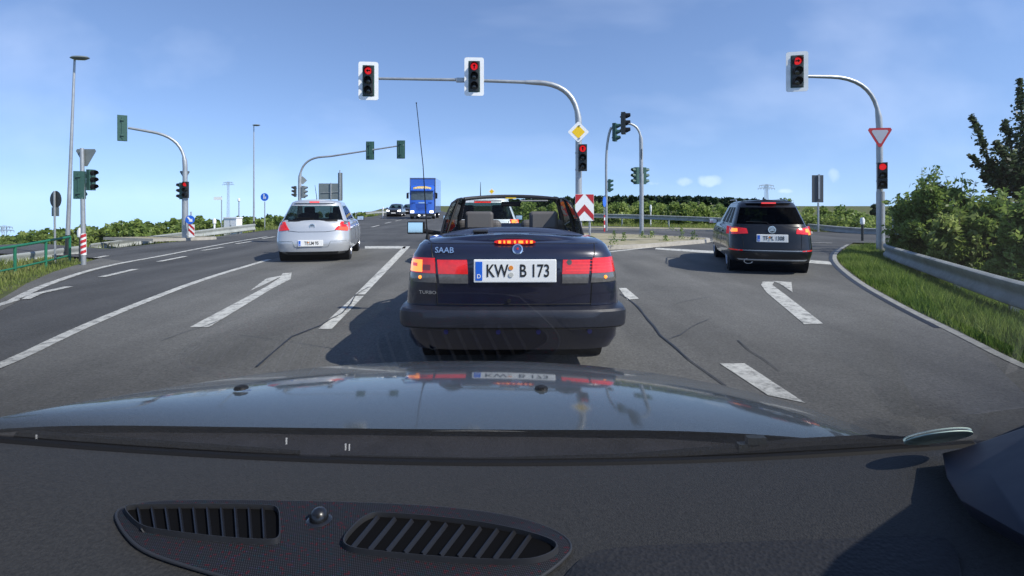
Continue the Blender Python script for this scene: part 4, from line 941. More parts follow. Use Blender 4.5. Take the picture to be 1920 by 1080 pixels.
# tonneau ridge, soft-top cover
mb = MB(); A = []
for v in range(7):
    t = v/6; row = []
    for u in range(21):
        x = -1+u/10; wx = .665-.02*t; yy = .66+.38*t-(.16*(abs(x)**3)*(1-t)) ; row.append(Vector((x*wx, yy, 1.058+.045*(1-x*x)-.085*max(0, (yy-.9)/1.2)+.004+.026*math.sin(math.pi*min(1, t*1.0))+(.004 if t > 0 else 0)-.035*abs(x)**6)))
    A.append(row)
mb.grid(A); mb.build('soft_top_cover', mat('tonneau_blue', (.018, .022, .045), .45, coat=.3, noise=(4, .1)), root)
mb = MB(); mb.tube([Vector((x*.64, 1.05-.03*abs(x)**4, 1.108-.045*abs(x)**2-.005)) for x in [i/10 for i in range(-10, 11)]], .012, 6); mb.build('cover_edge_trim', M['darktrim'], root)
# rear bumper
bs = Shell([(.415, .80, -.01, .9, .26, .1), (.425, .845, -.040, .9, .26, .1), (.44, .856, -.052, .9, .26, .1), (.50, .862, -.055, .9, .26, .1), (.548, .862, -.052, .9, .26, .1), (.564, .852, -.040, .9, .26, .1), (.572, .82, -.01, .9, .26, .1), (.575, .80, .05, .9, .26, .1)], nse=4.0)
mb = MB(); rows = []
for r_w in bs.rows:
    z, w_, yr = r_w[0], r_w[1], r_w[2]; half = [(w_*t, yr+.26*bs.off(t)) for t in TR]+[(w_, yr+.26+.04*k) for k in (1, 2.5, 4)]
    rows.append([Vector((-x, y, z)) for x, y in half[::-1]]+[Vector((x, y, z)) for x, y in half[1:]])
mb.grid(rows); mb.build('rear_bumper', mat('bumper_grey', (.010, .011, .018), .42, coat=.3, noise=(9, .3)), root)
# lower valance sensors, exhaust, boot seams
for x in (-.50, -.11, .19, .575):
    mb = MB(); mb.lathe([(0, -.004), (.016, -.004), (.018, .012)], 14, Matrix.Translation((x, lo.ry(x, .385)-.004, .385))@Matrix.Rotation(R(90), 4, 'X')); mb.build('parking_sensor', mat('sensor_blue', (.02, .02, .16), .35, coat=.5), root)
mb = MB(); mb.lathe([(.026, -.2), (.029, 0), (.024, 0), (.020, -.2)], 18, Matrix.Translation((-.61, .13, .262))@Matrix.Rotation(R(90), 4, 'X')); mb.build('exhaust_pipe', M['hdark'], root)
rseam(lo, [(-.63, 1.035), (-.60, .93), (-.575, .76), (-.565, .575)], .004, -.001).build('boot_seam', M['black'], root)
rseam(lo, [(-.66, 1.036), (-.3, 1.036), (.3, 1.036), (.66, 1.036)], .003, .0005).build('boot_seam', M['black'], root)
rseam(lo, [(-.565, .59), (-.2, .588), (.2, .588), (.585, .59)], .004, -.001).build('boot_seam', M['black'], root)
rpatch(bs, (-.80, .437), (.80, .437), (.80, .431), (-.80, .431), off=.002, th=.01, nx=24, nz=1).build('bumper_groove', M['black'], root)
rseam(lo, [(.63, 1.035), (.61, .93), (.595, .76), (.585, .575)], .004, -.001).build('boot_seam', M['black'], root)
rpatch(lo, (-.575, .945), (.60, .945), (.60, .925), (-.575, .925), off=.012, th=.02, nx=24, nz=1).build('boot_lip', navy, root)
rpatch(lo, (-.34, .93), (.36, .93), (.36, .735), (-.34, .735), off=-.004, th=.02, nx=10).build('plate_recess', mat('recess_navy', (.010, .012, .03), .5), root)
for sx in (-1, 1):
    e = empty('tail_lamp', (0, 0, 0), 0, parent=root)
    a, b, c_, d_ = (.79, .59, .57, .345) if sx < 0 else (.79, .60, .582, .375)
    rpatch(lo, (sx*(a+.004), .935), (sx*b, .935), (sx*(b-.008), .822), (sx*(a+.018), .822), off=.010, nx=14).build('red_lens', M['tlred'], e)
    rpatch(lo, (sx*(a+.02), .820), (sx*(b-.008), .820), (sx*(b-.016), .752), (sx*(a+.012), .752), off=.009, nx=14).build('clear_lens', M['tlclear'], e)
    rpatch(lo, (sx*c_, .935), (sx*d_, .935), (sx*(d_-.008), .818), (sx*(c_-.012), .818), off=.010, nx=10).build('red_lens', M['tlred'], e)
    rpatch(lo, (sx*(c_-.012), .816), (sx*(d_-.008), .816), (sx*(d_-.008), .748), (sx*(c_-.02), .748), off=.009, nx=10).build('clear_lens', M['tlclear'], e)
    mb = MB()
    for k in range(4):
        z0 = .918-.024*k; q = rpatch(lo, (sx*(a-.02), z0), (sx*(d_+.02), z0), (sx*(d_+.02), z0-.003), (sx*(a-.02), z0-.003), off=.0108, th=.0, nx=20, nz=1); mb.add(q.v, q.f)
    if sx > 0: mb.build('lens_ribs', M['tlbright'], e)
    if sx < 0:
        rpatch(lo, (-.785, .92), (-.685, .92), (-.685, .83), (-.79, .83), off=.013, nx=6).build('lit_bulb', M['tlamber'], e)
        rpatch(lo, (-.765, .895), (-.725, .895), (-.725, .87), (-.765, .87), off=.016, nx=2, nz=1).build('bulb_frame', M['tlbright'], e)
        rpatch(lo, (-.68, .885), (-.62, .885), (-.62, .845), (-.68, .845), off=.012, nx=2, nz=1).build('rear_reflector', mat('dull_red', (.25, .004, .01), .3, coat=1), e)
    else:
        mb = MB(); mb.lathe([(0, 0), (.020, 0), (.020, .004), (0, .004)], 14, Matrix.Translation((.42, lo.ry(.42, .91)-.010, .905))@Matrix.Rotation(R(90), 4, 'X')); mb.build('lamp_spot', M['tlclear'], e)
    mb = MB(); mb.lathe([(0, 0), (.014, 0), (.010, .008), (0, .010)], 10, Matrix.Translation((sx*.70, lo.ry(.7, .785)-.010, .79))@Matrix.Rotation(R(90), 4, 'X')); mb.build('indicator_bulb', M['tlamber'], e)
# high brake lamp: lens with five lit diodes
def oval(x, z, wx, hz, y0, th):
    pts = [];
    for k in range(24):
        q = 2*math.pi*k/24; c, s_ = math.cos(q), math.sin(q); pts.append(Vector((x+wx*math.copysign(abs(c)**.6, c), y0, z+hz*s_)))
    return MB().prism(pts, (0, th, 0))
yb = lo.ry(0, 1.03)
hb = oval(.015, 1.052, .158, .018, yb-.012, .06).build('high_brake_lamp', M['tlred'], root, smooth=False)
for k, wd_ in ((-.115, .012), (-.08, .008), (-.045, .016), (0, .009), (.045, .022), (.09, .008), (.125, .012)):
    mb = MB(); mb.box((.015+k, yb-.014, 1.052), (wd_*1.6, .008, .020)); mb.build('lit_diode', M['tlamber'], hb, smooth=False)
text('boot_lettering', 'SAAB', .060, M['chrome'], root, Matrix.Translation((-.515, lo.ry(.515, .985)-.012, .992))@Matrix.Rotation(-math.atan2(lo.ry(.58, .985)-lo.ry(.46, .985), .12), 4, 'Z')@Matrix.Rotation(R(80), 4, 'X'), .003, 1.05)
mb = MB(); T = Matrix.Translation((.035, lo.ry(0, .99)-.006, 1.0))@Matrix.Rotation(R(78), 4, 'X')
mb.lathe([(.028, -.004), (.040, -.004), (.040, .006), (.030, .008), (.028, -.004)], 24, T); em = mb.build('round_emblem', M['chrome'], root)
mb = MB(); mb.lathe([(0, 0), (.029, 0), (.029, .004), (0, .004)], 20, T); mb.build('emblem_disc', mat('emblem_blue', (.03, .05, .16), .3, coat=1), em)
mb = MB(); mb.lathe([(0, .004), (.009, .004), (.009, .008), (0, .008)], 12, T@Matrix.Translation((0, .004, 0))); mb.build('emblem_dot', M['red'], em)
mb = MB(); mb.lathe([(0, 0), (.015, 0), (.015, .01), (0, .01)], 12, Matrix.Translation((-.03, lo.ry(0, .6)-.006, .616))@Matrix.Rotation(R(90), 4, 'X')); mb.build('boot_lock', M['black'], root)
text('model_badge', 'TURBO', .035, M['chrome'], root, Matrix.Translation((-.64, lo.ry(.64, .67)-.006, .676))@Matrix.Rotation(R(-14), 4, 'Z')@Matrix.Rotation(R(90), 4, 'X'), .002, 1.2)
plate(root, 'KW   B 173', .015, lo.ry(0, .84)-.020, .842, wd=.585, h=.142, seal=-.030)
mb = MB(); mb.prism([(-.33+a, .62+b*.1, 1.108) for a, b in ((0, -1), (.115, -1), (.12, 1), (-.005, 1))], (0, 0, .012)); mb.build('cover_latch', M['darktrim'], root, smooth=False)
# windscreen frame, glass, side windows
hd = []
for k in range(-10, 11): x = k/10; hd.append(Vector((x*.56, 2.62-.10*(x*x), 1.405+.035*(1-abs(x)**2.2))))
mb = MB(); mb.tube(hd, .022, 8)
for sx in (-1, 1): mb.tube([Vector((sx*.56, 2.52, 1.405)), Vector((sx*.61, 2.75, 1.30)), Vector((sx*.70, 3.15, 1.02)), Vector((sx*.70, 3.2, .98))], [.024, .026, .03, .03], 8)
fr = mb.build('windscreen_frame', M['darktrim'], root)
mb = MB(); mb.grid([hd[1:-1], [Vector((p.x*1.22, 3.18-.15*(p.x/.56)**2, .98)) for p in hd[1:-1]]]); mb.build('windscreen', M['clear'], root)
mb = MB(); mb.box((.0, 2.56, 1.418), (.13, .04, .014)); mb.build('header_sticker', M['yellow'], fr, smooth=False)
mb = MB(); mb.box((0, 2.66, 1.345), (.24, .03, .06)); m_ = mb.build('rear_view_mirror', M['black'], root, smooth=False); bevel(m_, .02)
for sx in (-1, 1):
    mb = MB(); mb.box((sx*.28, 2.57, 1.385), (.34, .10, .016)); v = mb.build('sun_visor', mat('visor_grey', (.25, .25, .26), .7), root, smooth=False); bevel(v, .006)
    B_ = [(.655, .98, 1.06), (.68, 1.5, 1.02), (.70, 2.2, 1.00), (.70, 3.02, .99)]; Tp = [(.60, 1.42, 1.35), (.575, 1.75, 1.395), (.565, 2.1, 1.41), (.565, 2.5, 1.405)]
    mb = MB(); mb.grid([[Vector((sx*a, b, c)) for a, b, c in B_], [Vector((sx*(a*.5+d2*.5+.015), (b+e)/2-(.03 if k == 0 else 0), (c+f)/2)) for k, ((a, b, c), (d2, e, f)) in enumerate(zip(B_, Tp))], [Vector((sx*a, b, c)) for a, b, c in Tp]])
    mb.build('side_window', M['darktint'], root)
    mb = MB(); mb.tube([Vector((sx*a, b, c)) for a, b, c in [B_[0], (.640, 1.17, 1.205), Tp[0], Tp[1], Tp[2], Tp[3]]], .009, 6); mb.tube([Vector((sx*.69, 1.72, 1.015)), Vector((sx*.575, 1.86, 1.395))], .014, 6)
    mb.tube([Vector((sx*a, b, c)) for a, b, c in B_], .014, 6); mb.build('window_seal', M['black'], root)
    mb = MB(); mb.box((sx*.655, 2.05, .80), (.03, 1.9, .42)); mb.build('door_card', M['darktrim'], root, smooth=False)
    # seats
    mb = MB(); mb.box((sx*.35, 1.98, .86), (.48, .15, .62)); st = mb.build('front_seat', M['seat'], root, smooth=False); bevel(st, .055, 4)
    mb = MB(); mb.box((sx*.345, 1.78, 1.165), (.305, .10, .20)); h = mb.build('headrest', M['seat'], st, smooth=False); bevel(h, .035, 4)
    mb = MB(); mb.box((sx*.345, 1.727, 1.165), (.235, .006, .135)); mb.build('headrest_panel', mat('grey_leather_light', (.11, .105, .10), .6, bump=(60, .2, .003)), h, smooth=False)
    mb = MB(); mb.box((sx*.30, 1.22, .88), (.52, .14, .4)); st = mb.build('rear_seat', M['seat'], root, smooth=False); bevel(st, .05, 3)
    mb = MB()
    if sx > 0: continue
    (sx > 0) or mb.tube([(sx*.80, 2.45, .985), (sx*1.10, 2.45, 1.03)], .03, 8); (sx > 0) or mb.box((sx*1.13, 2.45, 1.065), (.20, .10, .145)); m_ = mb.build('door_mirror', M['black'] if sx < 0 else navy, root, smooth=False); bevel(m_, .035, 3)
    mb = MB(); mb.box((sx*1.13, 2.397, 1.067), (.175, .008, .122)); bevel(mb.build('mirror_glass', mat('mirror_silver', (.80, .9, .88), .06, 1), m_, smooth=False), .003)
mb = MB(); mb.box((0, 2.0, .47), (1.25, 1.9, .06)); mb.build('cabin_floor', M['darkseat'], root, smooth=False)
mb = MB(); mb.box((0, 2.93, .80), (1.24, .22, .34)); d_ = mb.build('dashboard', M['darktrim'], root, smooth=False); bevel(d_, .05, 3)
mb = MB(); mb.lathe([(.17, -.012), (.19, 0), (.17, .012), (.165, 0), (.17, -.012)], 28, Matrix.Translation((-.35, 2.68, .93))@Matrix.Rotation(R(70), 4, 'X')); mb.build('steering_wheel', M['black'], root)
ax, ay, az_ = -.70, .48, 1.055
mb = MB(); mb.tube([(ax, ay, az_), (ax-.01, ay, az_+.12), (ax-.035, ay-.02, az_+.6), (ax-.085, ay-.05, 2.165)], [.009, .0055, .0035, .003], 6); mb.lathe([(0, 0), (.022, 0), (.012, .045), (0, .05)], 10, Matrix.Translation((ax, ay, az_-.01))); mb.lathe([(0, -.008), (.007, 0), (0, .008)], 8, Matrix.Translation((ax-.085, ay-.05, 2.165))); mb.build('aerial', M['black'], root)
# ---------------------------------------------------------------- the car we sit in
own = empty('own_car', (0, .5, 0), 0, 'car we look out of: grey-blue bonnet, black dashboard with two air vents', 'car'); OY = Vector((0, .5, 0))
def B(mb, name, m, parent=own, **k):
    mb.v = [(x, y-.5, z) for x, y, z in mb.v]; return mb.build(name, m, parent, **k)
hoodp = mat('bonnet_paint', (.052, .063, .064), .42, .0, coat=1.0, noise=(2.2, .10)); 
nt = hoodp.node_tree; b = nt.nodes['Principled BSDF']; b.inputs['Coat Roughness'].default_value = .06
front = [(-80, 800, .80), (0, 778, .91), (100, 761, 1.02), (200, 746, 1.15), (300, 729, 1.30), (400, 712.5, 1.50), (500, 697, 1.70), (600, 686, 1.82), (690, 680, 1.90), (780, 677, 1.94), (870, 675, 1.96), (960, 676, 1.95), (1050, 679, 1.92), (1150, 687, 1.86), (1250, 700, 1.77), (1350, 718, 1.62), (1450, 743, 1.43), (1540, 772, 1.24), (1620, 805, 1.06), (1690, 835, .92)]
rear = [(-80, 812, .79), (0, 797, .88), (130, 795, .93), (260, 798, .96), (380, 800, .98), (480, 801, .99), (560, 802, 1.0), (640, 803, 1.0), (720, 804, 1.0), (800, 805, 1.0), (880, 805, 1.0), (960, 806, 1.0), (1040, 806, 1.0), (1130, 806, 1.0), (1220, 806, .99), (1310, 808, .98), (1400, 812, .96), (1490, 818, .93), (1590, 828, .90), (1690, 838, .86)]
G_ = []
for (fx, fyy, fd), (rx, ry_, rd) in zip(front, rear):
    a = at(rx, ry_, rd); c = at(fx, fyy, fd); colu = []
    ln = (Vector((c.x, c.y))-Vector((a.x, a.y))).length
    for k in range(13):
        t = k/12; p = a.lerp(c, t); p.z += .045*ln*math.sin(math.pi*t)*.55-0.0*t; colu.append(p)
    dr = (c-a); dr.z = 0; dr.normalize()
    for k, (o_, dz) in enumerate(((.05, -.012), (.11, -.045), (.17, -.11), (.20, -.20), (.21, -.34))): colu.append(c+dr*o_+Vector((0, 0, dz)))
    G_.append(colu)
def relax(G_, it=3):
    for _ in range(it):
        H_ = [[p.copy() for p in r] for r in G_]
        for i in range(1, len(G_)-1):
            for j in range(len(G_[0])): H_[i][j] = (G_[i-1][j]+G_[i][j]*2+G_[i+1][j])/4
        G_ = H_
    return G_
G_ = relax(G_, 2)
hood = B(MB().grid(G_), 'bonnet', hoodp, ang=80); hood.modifiers.new('s', 'SUBSURF').render_levels = 1; hood.modifiers['s'].levels = 1
# bonnet crease on the right and washer nozzles
def hz(x, y):
    best = min((p for r in G_ for p in r[:13]), key=lambda p: (p.x-x)**2+(p.y-y)**2); return best.z
for px, py, d in ((452, 738, 1.26), (1015, 740, 1.30)):
    p = at(px, py, d); mb = MB(); T = Matrix.Translation((p.x, p.y, hz(p.x, p.y)+.002)); mb.lathe([(.017, 0), (.015, .004), (.009, .007), (0, .008)], 12, T); mb.box((0, -.010, .005), (.012, .010, .006), M=T); B(mb, 'washer_nozzle', M['black'])
# scuttle (dark tray between bonnet and glass)
tray = [(-90, 822), (0, 812), (200, 822), (400, 832), (700, 842), (960, 845), (1200, 843), (1400, 838), (1600, 836), (1720, 838)]
def junc(x): return Vector((x, .85-.05*(x/.77)**2, .918+.06*(x/.77)**2))
A, Bq, C_ = [], [], []
for k in range(41):
    x = -.86+1.60*k/40; j = junc(x); A.append(j+Vector((0, -.02, -.06))); Bq.append(j+Vector((0, .03, -.05))); 
    rr_ = min(rear, key=lambda q: abs(at(*q).x-x)); 
    xs = [at(*q) for q in rear]; xs.sort(key=lambda p: p.x)
    zq = np.interp(x, [p.x for p in xs], [p.z for p in xs]); yq = np.interp(x, [p.x for p in xs], [p.y for p in xs]); C_.append(Vector((x, yq+.02, zq-.012)))
mid = [Vector((b_.x, b_.y*.5+c.y*.5, min(b_.z, c.z)-.0)) for b_, c in zip(Bq, C_)]
B(MB().grid([A, Bq, mid, C_, [p+Vector((0, .05, -.10)) for p in C_]]), 'scuttle_tray', mat('scuttle_black', (.020, .020, .026), .55, noise=(20, .4), bump=(150, .3, .002)), ang=60)
# wipers
def wiper(pts, r, nm='wiper'):
    e = empty(nm, (0, 0, 0), 0, parent=own)
    P_ = [at(*p) for p in pts]; B(MB().tube([p+Vector((0, 0, 0)) for p in P_], r, 8), 'wiper_arm', M['black'], e)
    B(MB().tube([p+Vector((0, .012, -.012)) for p in P_], r*.7, 6), 'wiper_blade', M['rubber'], e); return e
wiper([(-60, 812, .86), (70, 817, .87), (300, 833, .885), (480, 846, .89), (560, 852, .885)], .007)
wiper([(620, 862, .89), (900, 868, .89), (1180, 860, .885), (1390, 842, .875), (1520, 831, .865), (1640, 825, .85), (1740, 832, .82)], .009)
mb = MB(); p = at(1440, 838, .872); mb.box(tuple(p), (.10, .012, .012)); mb.box(tuple(p+Vector((-.02, 0, .010))), (.03, .012, .014)); B(mb, 'wiper_clip', M['hdark'], smooth=False)
for px, py in ((68, 821), (648, 838), (655, 839), (537, 827)):
    p = at(px, py, .86); mb = MB(); mb.box(tuple(p), (.0018, .002, .010), ); B(mb, 'glass_scratch', M['white'], smooth=False)
# windscreen
th = R(36); dirg = Vector((0, -math.cos(th), math.sin(th))); A = []
for k in range(25):
    x = -.86+1.76*k/24; j = junc(x)+Vector((0, .0, .0)); A.append([j+dirg*(1.12*t/6)*(1)-Vector((x*.20*t/6, 0, 0)) for t in range(7)])
wg = glass('windscreen_glass', (.965, .975, .965), 1.6); B(MB().grid(A), 'windscreen', wg, ang=80)
# black seal line where the dashboard meets the glass
B(MB().tube([junc(-.86+1.56*k/40)+Vector((0, .0, -.004)) for k in range(41)], .009, 6), 'glass_seal', M['black'])
# dashboard
def dz(x, y):
    t = max(0, min(1, (.85-.05*(x/.77)**2-y)/.20)); return .918+.06*(x/.77)**2+.017*t*(2-t)
def dash_pt(px, py, up=0.0):
    d = .7
    for _ in range(20): x = (px-CX)/F*d; d = (H-dz(x, d)-up)*F/(py-CY)
    return Vector(((px-CX)/F*d, d, dz((px-CX)/F*d, d)+up))
def dashmat(name, c, sc, bd, weave=False):
    m = mat(name, c, .7, spec=.22, noise=(240, .45)); nt = m.node_tree; b = nt.nodes['Principled BSDF']; tc = N(nt, 'ShaderNodeTexCoord')
    v = N(nt, 'ShaderNodeTexVoronoi'); v.inputs['Scale'].default_value = sc; nt.links.new(tc.outputs['Object'], v.inputs['Vector'])
    bp = N(nt, 'ShaderNodeBump'); bp.inputs['Strength'].default_value = .5; bp.inputs['Distance'].default_value = bd
    nt.links.new(v.outputs['Distance'], bp.inputs['Height']); nt.links.new(bp.outputs[0], b.inputs['Normal'])
    return m
DM = dashmat('dash_grain', (.029, .0285, .028), 420, .0012); DM2 = dashmat('airbag_grain', (.022, .022, .024), 190, .002)
A = []
for i in range(60):
    t = i/59; row = []
    for k in range(41):
        x = -.86+1.56*k/40; j = junc(x); y = j.y-.012-(j.y-.16)*t
        zc = dz(x, y)-(.20*max(0, (.24-y)/.08)**2)
        row.append(Vector((x, y, zc)))
    A.append(row)
A.append([p+Vector((0, .02, -.4)) for p in A[-1]])
B(MB().grid(A), 'dashboard_top', DM, ang=60)
def slab(pxs, up, name, m, parent=own, thick=None):
    P_ = [dash_pt(a, b) for a, b in pxs]; n = len(P_); c = sum(P_, Vector())/n
    top = [p+Vector((0, 0, up)) for p in P_]; inn = [p.lerp(c, .012)+Vector((0, 0, up+.0015)) for p in P_]
    ctr = Vector((c.x, c.y, dz(c.x, c.y)+up+.0015)); V = [tuple(p-Vector((0, 0, .01))) for p in P_]+[tuple(p) for p in top]+[tuple(p) for p in inn]
    rings = [[p.lerp(ctr, t) for p in inn] for t in (.33, .66)]
    for r in rings: V += [(q.x, q.y, dz(q.x, q.y)+up+.0015) for q in r]
    V.append(tuple(ctr)); mb = MB(); Fs = []
    for lv in range(4): Fs += [(lv*n+i, lv*n+(i+1) % n, (lv+1)*n+(i+1) % n, (lv+1)*n+i) for i in range(n)]
    Fs += [(4*n+i, 4*n+(i+1) % n, 5*n) for i in range(n)]
    mb.add(V, Fs); return B(mb, name, m, parent, ang=40)
def closed(pts, k=2):
    for _ in range(k):
        n = len(pts); o_ = []
        for i in range(n):
            a, b = pts[i], pts[(i+1) % n]; o_ += [(.75*a[0]+.25*b[0], .75*a[1]+.25*b[1]), (.25*a[0]+.75*b[0], .25*a[1]+.75*b[1])]
        pts = o_
    return pts
slab(closed([(1040, 1110), (1078, 1060), (1110, 1040), (1170, 1031), (1400, 1022), (1600, 1016), (1720, 1011), (1790, 1012), (1810, 1120), (1400, 1125)], 1), .003, 'airbag_panel', DM2)
# perforated panel holding both vents
perf = mat('perforated_fabric', (.035, .033, .040), .7, spec=.15); nt = perf.node_tree; b = nt.nodes['Principled BSDF']; tc = N(nt, 'ShaderNodeTexCoord')
sp_ = N(nt, 'ShaderNodeSeparateXYZ'); nt.links.new(tc.outputs['Object'], sp_.inputs[0])
fx = math_(nt, 'ABSOLUTE', math_(nt, 'SINE', math_(nt, 'MULTIPLY', math_(nt, 'ADD', sp_.outputs[0], math_(nt, 'MULTIPLY', sp_.outputs[1], .35)), 1350.0)))
fy_ = math_(nt, 'ABSOLUTE', math_(nt, 'SINE', math_(nt, 'MULTIPLY', math_(nt, 'SUBTRACT', sp_.outputs[1], math_(nt, 'MULTIPLY', sp_.outputs[0], .25)), 1100.0)))
dots = math_(nt, 'POWER', math_(nt, 'MULTIPLY', fx, fy_), 1.5)
wn = N(nt, 'ShaderNodeTexWhiteNoise'); sc_ = N(nt, 'ShaderNodeVectorMath', operation='SNAP'); nt.links.new(tc.outputs['Object'], sc_.inputs[0]); sc_.inputs[1].default_value = (.0028, .0028, 10); nt.links.new(sc_.outputs[0], wn.inputs['Vector'])
hs = N(nt, 'ShaderNodeValToRGB'); nt.links.new(wn.outputs['Value'], hs.inputs[0]); hs.color_ramp.interpolation = 'CONSTANT'
for i, (p_, c_) in enumerate(((0, (.040, .042, .050)), (.84, (.12, .022, .03)), (.91, (.022, .055, .07)), (.96, (.05, .045, .08)))):
    e = hs.color_ramp.elements[i] if i < 2 else hs.color_ramp.elements.new(p_)
    e.position = p_; e.color = (*c_, 1)
mx = N(nt, 'ShaderNodeMix', data_type='RGBA'); nt.links.new(dots, mx.inputs[0]); mx.inputs[6].default_value = (.004, .004, .006, 1); nt.links.new(hs.outputs[0], mx.inputs[7]); nt.links.new(mx.outputs[2], b.inputs['Base Color'])
outl = closed([(212, 962), (262, 948), (340, 943), (600, 945), (820, 954), (960, 972), (1045, 1000), (1078, 1030), (1050, 1062), (1010, 1090), (960, 1125), (500, 1110), (330, 1062), (262, 1036), (228, 1000)], 2)
slab(outl, .003, 'speaker_panel', perf)
def ringtube(pxs, up, r, name, m, parent): P_ = [dash_pt(a, b)+Vector((0, 0, up)) for a, b in pxs]; return B(MB().tube(P_+[P_[0]], r, 8, caps=False), name, m, parent)
ringtube(outl, .003, .0018, 'panel_edge', M['darktrim'], own)
slatm = mat('vent_slat', (.007, .007, .009), .45)
def vent(pxs, slats, ups=.016):
    e = empty('air_vent', (0, 0, 0), 0, parent=own); pts = closed(pxs, 2)
    s_ = slab([(a, b) for a, b in pts], .0035, 'vent_shade_slab', mat('vent_shade_black', (.0025, .0025, .003), .9, spec=.1), e)  # no hole: near-black slab on the dash, the recess's shade as colour
    top = [dash_pt(a, b)+Vector((0, 0, .0045)) for a, b in pts]; c = sum(top, Vector())/len(top)
    o1 = [c+(p-c)*1.022+Vector((0, 0, -.002)) for p in top]; o2 = [c+(p-c)*1.012+Vector((0, 0, .0065)) for p in top]; o3 = [c+(p-c)*.998+Vector((0, 0, .0065)) for p in top]; o4 = [c+(p-c)*.988+Vector((0, 0, -.004)) for p in top]
    B(MB().grid([r+[r[0]] for r in (o1, o2, o3, o4)]), 'vent_frame', M['darktrim'], e)
    for (x0, y0, x1, y1) in slats:
        a, b_ = dash_pt(x0, y0)+Vector((0, 0, .0045)), dash_pt(x1, y1)+Vector((0, 0, .0045)); t = (b_-a).normalized(); nn = Vector((t.y, -t.x, 0))*(.0007); up = Vector((-.003, 0, .0045))
        mb = MB(); mb.add([a-nn, a+nn, b_+nn, b_-nn, a-nn+up, a+nn+up, b_+nn+up, b_-nn+up], [(0, 3, 2, 1), (4, 5, 6, 7), (0, 1, 5, 4), (1, 2, 6, 5), (2, 3, 7, 6), (3, 0, 4, 7)]); B(mb, 'vent_slat', slatm, e, smooth=False)
vent([(232, 966), (250, 962), (380, 960), (500, 962), (523, 966), (524, 1000), (524, 1025), (505, 1030), (400, 1023), (285, 1008), (262, 1000), (245, 985)],
     [(262+26*k, 964, 270+25.5*k, 1006+min(17, 2.4*k)) for k in range(10)])
vent([(643, 1026), (668, 996), (690, 980), (712, 975), (860, 988), (960, 1005), (1038, 1028), (1046, 1044), (1020, 1060), (980, 1068), (850, 1064), (700, 1050), (650, 1042)],
     [(712+32*k, 979+3.6*k, 662+33.5*k, 1041+2.5*k) for k in range(10)])
p = dash_pt(598, 982); mb = MB(); T = Matrix.Translation(p); mb.lathe([(.0155, 0), (.0155, .0045), (.0135, .006), (.0115, .0065), (.0112, .0095), (.0095, .0145), (.0055, .0185), (0, .0198)], 28, T); B(mb, 'sun_sensor', mat('gloss_black', (.008, .008, .009), .32, coat=.25))
# emissions sticker low on the glass
jp = junc(.60)+dirg*.083; T = Matrix.Translation(jp+Vector((0, -.004, -.006)))@Matrix.Rotation(th+R(90)-R(90), 4, 'X')
rt = Matrix.Rotation(-(math.pi/2-th)-0, 4, 'X')
nrm = (junc(.62)-junc(.58)).cross(dirg).normalized(); nrm = nrm if nrm.z < 0 else -nrm; q = nrm.to_track_quat('Z', 'Y').to_matrix().to_4x4()
T = Matrix.Translation(jp+nrm*.0012)@q
mb = MB(); mb.lathe([(0, 0), (.040, 0), (.040, .0006), (0, .0006)], 36, T); st = B(mb, 'round_sticker', mat('sticker_dark_green', (.015, .05, .045), .4))
mb = MB(); mb.lathe([(.0385, .0008), (.0415, .0008), (.0415, -.0003), (.0385, -.0003), (.0385, .0008)], 40, T); B(mb, 'sticker_ring', mat('sticker_rim', (.55, .7, .62), .5), st)
mb = MB(); mb.box((.80, .62, .86), (.24, .62, .12)); B(mb, 'gap_filler', M['darkseat'], smooth=False)  # dark filler box, added to block the bright gap beside dash and trim
# right pillar with its trim, roof edge
tm = mat('pillar_trim_navy', (.006, .008, .020), .6, noise=(30, .15))
poly = [at(1767, 850, .735), at(1800, 842, .72), at(1860, 822, .70), at(1960, 788, .66), at(1960, 1030, .48), at(1915, 1003, .50), (at(1800, 938, .60)), at(1775, 895, .66)]
mb = MB(); c = sum(poly, Vector())/8; top = [p.lerp(c, .02)+Vector((-.002, -.004, .002)) for p in poly]; V = [tuple(p+Vector((.03, .02, -.03))) for p in poly]+[tuple(p) for p in poly]+[tuple(p) for p in top]+[tuple(c+Vector((-.004, -.008, .006)))]
mb.add(V, [(l*8+i, l*8+(i+1) % 8, (l+1)*8+(i+1) % 8, (l+1)*8+i) for l in (0, 1) for i in range(8)]+[(16+i, 16+(i+1) % 8, 24) for i in range(8)]); B(mb, 'pillar_trim', tm, ang=70)
B(MB().tube([Vector((.76, .80, .93)), Vector((.735, .66, 1.04)), Vector((.66, .38, 1.25)), Vector((.585, .06, 1.44)), Vector((.56, -.1, 1.50))], [.05, .045, .045, .045, .05], 10), 'windscreen_pillar', tm)
B(MB().tube([Vector((-.90, .76, .96)), Vector((-.80, .60, 1.10)), Vector((-.70, .38, 1.26)), Vector((-.62, .06, 1.44)), Vector((-.60, -.1, 1.50))], [.03, .035, .04, .045, .05], 10), 'windscreen_pillar', tm)
mb = MB(); mb.grid([[Vector((x, y, 1.53+.03*(1-(x/.62)**2)-.05*max(0, y+.02))) for x in [-.62+.124*k for k in range(11)]] for y in (-.02, -.5, -1.6)]); B(mb, 'car_roof', hoodp)
mb = MB(); mb.grid([[Vector((x, y, 1.50+.03*(1-(x/.62)**2))) for x in [-.6+.12*k for k in range(11)]] for y in (-.03, -.5, -1.6)]); B(mb, 'roof_lining', M['darkseat'])
mb = MB(); mb.box((0, -.6, .30), (1.5, 1.9, .05)); B(mb, 'cabin_floor', M['darkseat'], smooth=False)
for sx in (-1, 1): mb = MB(); mb.box((sx*.84, -.2, .62), (.06, 1.9, .64)); B(mb, 'front_door', hoodp, smooth=False)
